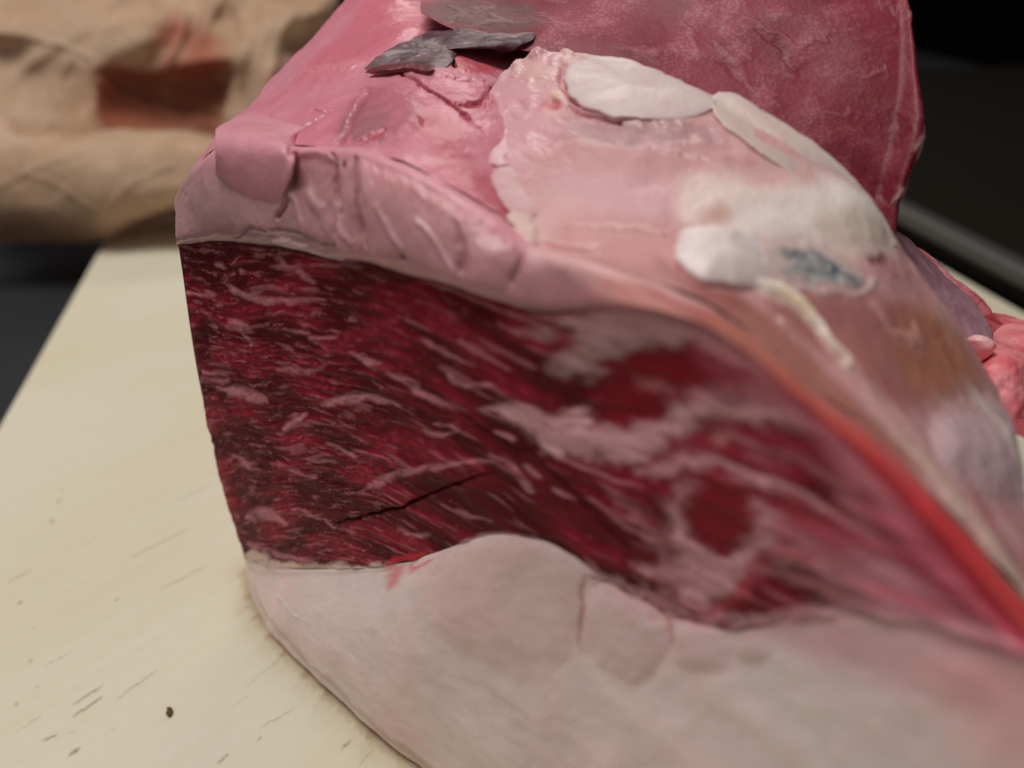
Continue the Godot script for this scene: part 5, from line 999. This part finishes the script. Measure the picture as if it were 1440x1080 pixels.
	lobe("red_trim", [Vector3(9.95,10.8,-17.79),Vector3(10.37,10.43,-17.34),Vector3(10.85,10.21,-16.78),Vector3(11.1,10.04,-16.25),Vector3(11.17,9.8,-16.1),Vector3(10.64,9.87,-16.15),Vector3(10.17,10.14,-16.74)], Vector3(0, 0.7, 0.7), 0.2, 2.5, lin(184, 112, 118, 0.6), lin(166, 90, 98, 0.6), pad, 212, meat, 0.03, 0.6)
	lobe("fat_knob", [Vector3(9.75,10.3,-14.29),Vector3(10.02,10.2,-14.23),Vector3(10.14,10.02,-14.12),Vector3(9.96,9.85,-14.01),Vector3(9.75,9.87,-14.02),Vector3(9.54,10.18,-14.21)], Vector3(0, 0.7, 0.7), 0.3, 0.6, lin(204, 140, 142, 0.5), lin(196, 120, 126, 0.5), pad, 213, meat, 0.03, 0.6)
	lobe("red_trim", [Vector3(11.17,9.45,-15.88),Vector3(11.61,9.45,-16.31),Vector3(12.21,9.48,-16.32),Vector3(12.96,9.45,-15.88),Vector3(11.97,9.16,-13.58),Vector3(10.17,9.17,-12.53),Vector3(9.2,9.48,-12.08),Vector3(9.39,9.89,-12.98),Vector3(10.02,9.92,-14.06)], Vector3(0, 0.7, 0.7), 0.5, 3, lin(210, 132, 136, 0.66), lin(186, 84, 94, 0.66), pad, 214, meat, 0.05, 0.6)
	lobe("fat_knob", [Vector3(11.5,9.63,-16.63),Vector3(11.98,9.48,-16.54),Vector3(12.5,9.41,-16.49),Vector3(13.35,9.48,-16.54),Vector3(13.7,9.05,-16.27),Vector3(12.5,8.9,-16.18),Vector3(11.98,9.19,-16.36)], Vector3(0, 0.7, 0.7), 0.25, 3, lin(210, 146, 150, 0.66), lin(200, 124, 132, 0.66), pad, 215, meat, 0.05, 0.6)
	var side_m := wet(0.45, 0.45, 0.15)
	side_m.albedo_color = lin(150, 70, 76, 0.6).linear_to_srgb()
	var corner_m := wet(0.45, 0.42, 0.08)
	corner_m.albedo_color = lin(150, 108, 114, 0.5).linear_to_srgb()
	var left_face: Array = [Vector3(-7.96,1.36,-16.7),Vector3(-6.8,0,-17.44),Vector3(-6.29,0,-18.28),Vector3(-6.03,0,-19.44),Vector3(-5.66,0,-20.52),Vector3(-4.97,0,-21.81),Vector3(-4.15,0,-23.68),Vector3(-2.61,0,-25.91),Vector3(-8.13,6.95,-16.97),Vector3(-7.01,6.51,-17.61),Vector3(-6.51,6.81,-18.44),Vector3(-6.25,6.89,-19.61),Vector3(-5.87,7.13,-20.69),Vector3(-5.18,7.45,-21.97),Vector3(-4.36,7.89,-23.85),Vector3(-2.83,8.58,-26.07),Vector3(-7.7,11.34,-16.78),Vector3(-7.23,12.83,-17.77),Vector3(-6.72,13.42,-18.61),Vector3(-6.46,13.58,-19.78),Vector3(-6.08,14.06,-20.85),Vector3(-5.39,14.7,-22.14),Vector3(-4.58,15.58,-24.02),Vector3(-3.04,16.97,-26.24)]
	var left_face_p := PackedVector3Array()
	for p in left_face:
		left_face_p.append(p * 0.01)
	var left_face_g := surface_grid(left_face_p, 8, 40, 30)
	put("side_face", grid_mesh(left_face_g, 40, 30, outward_flip(left_face_g, 40, 30, -Vector3(0.788, 0, 0.616))), side_m, meat)
	var rear_face: Array = [Vector3(-3.04,0,-26.24),Vector3(-0.41,0,-26.13),Vector3(1.55,0,-25.06),Vector3(3.35,0,-24.1),Vector3(5.18,0,-23.13),Vector3(6.87,0,-22.15),Vector3(7.99,0,-21.28),Vector3(8.64,0,-20.77),Vector3(9,0,-20.49),Vector3(9.98,0,-23.38),Vector3(-3.04,8.58,-26.24),Vector3(-0.41,9.2,-26.13),Vector3(1.55,9.27,-25.06),Vector3(3.35,9.26,-24.1),Vector3(5.18,9.25,-23.13),Vector3(6.87,9.17,-22.15),Vector3(7.99,9.02,-21.28),Vector3(8.64,8.81,-20.77),Vector3(9,8.6,-20.49),Vector3(9.98,8.47,-23.38),Vector3(-3.04,17.17,-26.24),Vector3(-0.41,18.4,-26.13),Vector3(1.55,18.55,-25.06),Vector3(3.35,18.53,-24.1),Vector3(5.18,18.5,-23.13),Vector3(6.87,18.34,-22.15),Vector3(7.99,18.05,-21.28),Vector3(8.64,17.63,-20.77),Vector3(9,17.21,-20.49),Vector3(9.98,16.93,-23.38)]
	var rear_face_p := PackedVector3Array()
	for p in rear_face:
		rear_face_p.append(p * 0.01)
	var rear_face_g := surface_grid(rear_face_p, 10, 40, 30)
	put("rear_face", grid_mesh(rear_face_g, 40, 30, outward_flip(rear_face_g, 40, 30, Vector3(0.616, 0, -0.788))), side_m, meat)
	var rib_back: Array = [Vector3(0,0,-18.34),Vector3(0.91,0,-17.63),Vector3(2.02,0,-16.76),Vector3(2.93,0,-16.05),Vector3(3.97,0,-15.24),Vector3(4.89,0,-14.52),Vector3(5.68,0,-13.9),Vector3(6.33,0,-13.4),Vector3(6.94,0,-12.91),Vector3(7.82,0,-12.23),Vector3(8.67,0,-11.56),Vector3(0,7.36,-18.34),Vector3(0.91,7.52,-17.63),Vector3(2.02,7.54,-16.76),Vector3(2.93,7.47,-16.05),Vector3(3.97,7.33,-15.24),Vector3(4.89,7.19,-14.52),Vector3(5.68,6.97,-13.9),Vector3(6.33,6.69,-13.4),Vector3(6.94,6.28,-12.91),Vector3(7.82,5.79,-12.23),Vector3(8.67,5.21,-11.56),Vector3(0,14.72,-18.34),Vector3(0.91,15.04,-17.63),Vector3(2.02,15.08,-16.76),Vector3(2.93,14.94,-16.05),Vector3(3.97,14.66,-15.24),Vector3(4.89,14.39,-14.52),Vector3(5.68,13.94,-13.9),Vector3(6.33,13.38,-13.4),Vector3(6.94,12.57,-12.91),Vector3(7.82,11.57,-12.23),Vector3(8.67,10.43,-11.56)]
	var rib_back_p := PackedVector3Array()
	for p in rib_back:
		rib_back_p.append(p * 0.01)
	var rib_back_g := surface_grid(rib_back_p, 11, 40, 30)
	put("rear_side", grid_mesh(rib_back_g, 40, 30, outward_flip(rib_back_g, 40, 30, Vector3(0.616, 0, -0.788))), side_m, meat)
	var end_cut: Array = [Vector3(8.67,0,-11.56),Vector3(8.86,0,-9.93),Vector3(8.72,0,-7.19),Vector3(8.74,0,-5.11),Vector3(8.84,0,-4.21),Vector3(9.33,0,-3.33),Vector3(9.32,0,-1.62),Vector3(8.67,5.31,-11.56),Vector3(8.54,5.3,-10.18),Vector3(8.08,5.14,-7.68),Vector3(7.79,5.11,-5.86),Vector3(7.57,5.28,-5.21),Vector3(7.73,5.3,-4.58),Vector3(7.68,5.38,-3.62),Vector3(8.67,10.18,-11.56),Vector3(8.22,10.14,-10.43),Vector3(7.44,9.84,-8.18),Vector3(6.83,9.77,-6.61),Vector3(6.29,10.11,-6.21),Vector3(6.14,10.15,-5.82),Vector3(6.04,10.3,-5.62)]
	var end_cut_p := PackedVector3Array()
	for p in end_cut:
		end_cut_p.append(p * 0.01)
	var end_cut_g := surface_grid(end_cut_p, 7, 40, 30)
	put("end_face", grid_mesh(end_cut_g, 40, 30, outward_flip(end_cut_g, 40, 30, Vector3(0.788, 0, 0.616))), side_m, meat)
	var muscle_right: Array = [Vector3(7.41,0,-14.65),Vector3(8.71,0,-17.52),Vector3(9.25,0,-18.47),Vector3(9.41,0,-19.71),Vector3(9.62,0,-21.38),Vector3(9.98,0,-23.38),Vector3(7.41,5.88,-14.65),Vector3(8.71,5.9,-17.52),Vector3(9.25,6.6,-18.47),Vector3(9.41,7.12,-19.71),Vector3(9.62,7.73,-21.38),Vector3(9.98,8.47,-23.38),Vector3(7.41,11.76,-14.65),Vector3(8.71,11.8,-17.52),Vector3(9.25,13.2,-18.47),Vector3(9.41,14.24,-19.71),Vector3(9.62,15.46,-21.38),Vector3(9.98,16.93,-23.38)]
	var muscle_right_p := PackedVector3Array()
	for p in muscle_right:
		muscle_right_p.append(p * 0.01)
	var muscle_right_g := surface_grid(muscle_right_p, 6, 40, 30)
	put("muscle_flank", grid_mesh(muscle_right_g, 40, 30, outward_flip(muscle_right_g, 40, 30, Vector3(0.788, 0, 0.616))), side_m, meat)
	var trim_shelf: Array = [Vector3(9.15,0,-17.58),Vector3(9.91,0,-17.49),Vector3(10.59,0,-16.95),Vector3(11.19,0,-16.43),Vector3(12.76,0,-16.16),Vector3(9.48,5.94,-18),Vector3(10.24,5.68,-17.92),Vector3(10.92,5.39,-17.38),Vector3(11.52,5.12,-16.86),Vector3(13.09,4.88,-16.58),Vector3(9.48,10.8,-18),Vector3(10.24,10.33,-17.92),Vector3(10.92,9.8,-17.38),Vector3(11.52,9.32,-16.86),Vector3(13.09,8.87,-16.58),Vector3(7.9,11.49,-15.7),Vector3(8.59,10.85,-15.42),Vector3(9.37,10.09,-14.8),Vector3(10.1,9.27,-14.21),Vector3(12.06,8.85,-13.15),Vector3(6.33,12.98,-13.4),Vector3(6.94,12.17,-12.91),Vector3(7.82,11.17,-12.23),Vector3(8.67,10.03,-11.56),Vector3(11.04,9.63,-9.72)]
	var trim_shelf_p := PackedVector3Array()
	for p in trim_shelf:
		trim_shelf_p.append(p * 0.01)
	var trim_shelf_g := surface_grid(trim_shelf_p, 5, 40, 30)
	put("lower_trim", grid_mesh(trim_shelf_g, 40, 30, outward_flip(trim_shelf_g, 40, 30, Vector3(0.616, 0.5, -0.788))), side_m, meat)
	var corner: Array = [Vector3(-7.74,11.32,-16.75),Vector3(-7.56,11.58,-16.43),Vector3(-7.72,11.84,-17.02),Vector3(-8.12,11.96,-18.15),Vector3(-7.76,12.44,-18.19),Vector3(-7.55,12.8,-18.58),Vector3(-6.93,11.32,-17.49),Vector3(-6.75,11.58,-17.17),Vector3(-6.91,11.84,-17.76),Vector3(-7.31,11.96,-18.89),Vector3(-6.96,12.44,-18.93),Vector3(-6.75,12.8,-19.32),Vector3(-5.7,11.32,-17.9),Vector3(-5.52,11.58,-17.58),Vector3(-5.68,11.84,-18.16),Vector3(-6.08,11.96,-19.3),Vector3(-5.72,12.44,-19.34),Vector3(-5.51,12.8,-19.72)]
	var corner_p := PackedVector3Array()
	for p in corner:
		corner_p.append(p * 0.01)
	var corner_g := surface_grid(corner_p, 6, 40, 30)
	put("corner_fat", grid_mesh(corner_g, 40, 30, outward_flip(corner_g, 40, 30, -Vector3(0.788, 0, 0.616))), corner_m, meat)

func lean_base(L: Layer) -> void:
	var bend := noise(171, 0.22, 2)
	var fleck := noise(172, 1.0, 3)
	var streak := noise(173, 1.0, 2)
	var tone := noise(174, 0.35, 3)
	var fibre := noise(175, 1.0, 3)
	var grit := noise(176, 9.0, 2)
	var chop := noise(177, 1.0, 2)
	var ca := lin(56, 9, 16, 0.37)
	var cb := lin(92, 18, 29, 0.37)
	var cc := lin(118, 32, 46, 0.37)
	var fat := lin(134, 84, 93, 0.37)
	for y in L.h:
		for x in L.w:
			var i := y * L.w + x
			var p := place_of(L, x, y)
			var s := (p.x - -7.895) * 0.7880 + (p.z - -16.787) * 0.6157
			var v := p.y
			# the layers lie a little aslant and bend down towards the rib end
			var lean_by := tan(deg_to_rad(14.0 + (11.4 - v) * 2.8))
			var bent := s - maxf(0.0, s - 6.0) * clampf((s - 6.0) / 5.0, 0.0, 0.9)
			var wv := bend.get_noise_2d(s * 0.8, v) * 0.30 + bend.get_noise_2d(s * 3.0 + 40.0, v * 3.0) * 0.08
			var over := v - bent * lean_by + wv
			var t := tone.get_noise_2d(s * 0.8, over * 1.6)
			var g := grit.get_noise_2d(s, v)
			var ch := chop.get_noise_2d(s * 2.6, over * 3.2)
			var fb := fibre.get_noise_2d(s * 0.6 + ch * 0.10, over * 5.5)
			var fl := fleck.get_noise_2d(s * 1.15 + 0.3 * g, over * 4.4 + 0.25 * ch)
			var st := streak.get_noise_2d(s * 0.45 + 30.0, over * 2.0 + 11.0)
			var near := clampf((s - 5.5) / 5.0, 0.0, 1.0)
			fb *= 1.0 - 0.55 * near
			fl *= 1.0 - 0.45 * near
			var c := ca.lerp(cb, smoothstep(-0.35, 0.5, t + fb * 0.35))
			c = c.lerp(cc, smoothstep(0.15, 0.6, fb * 0.5 + t * 0.55 + ch * 0.4) * 0.55)
			var f := smoothstep(0.20, 0.58, fl + 0.12 * ch) * (0.52 - 0.25 * near)
			f = maxf(f, smoothstep(0.38, 0.62, st + fb * 0.10) * 0.42)
			f = maxf(f, smoothstep(0.25, 0.6, fb) * 0.14)
			c = c.lerp(fat, f)
			var k := 1.0 + 0.07 * g + 0.12 * ch
			L.r[i] = c.r * k
			L.g[i] = c.g * k
			L.b[i] = c.b * k
			L.z[i] = 0.12 * fb + 0.18 * ch * (1.0 - near) + 0.35 * t + 0.10 * f + 0.3 * st
			fb *= 1.0 - 0.5 * near
			L.f[i] = 0.5 + 0.30 * fb + 0.28 * ch + 0.12 * g
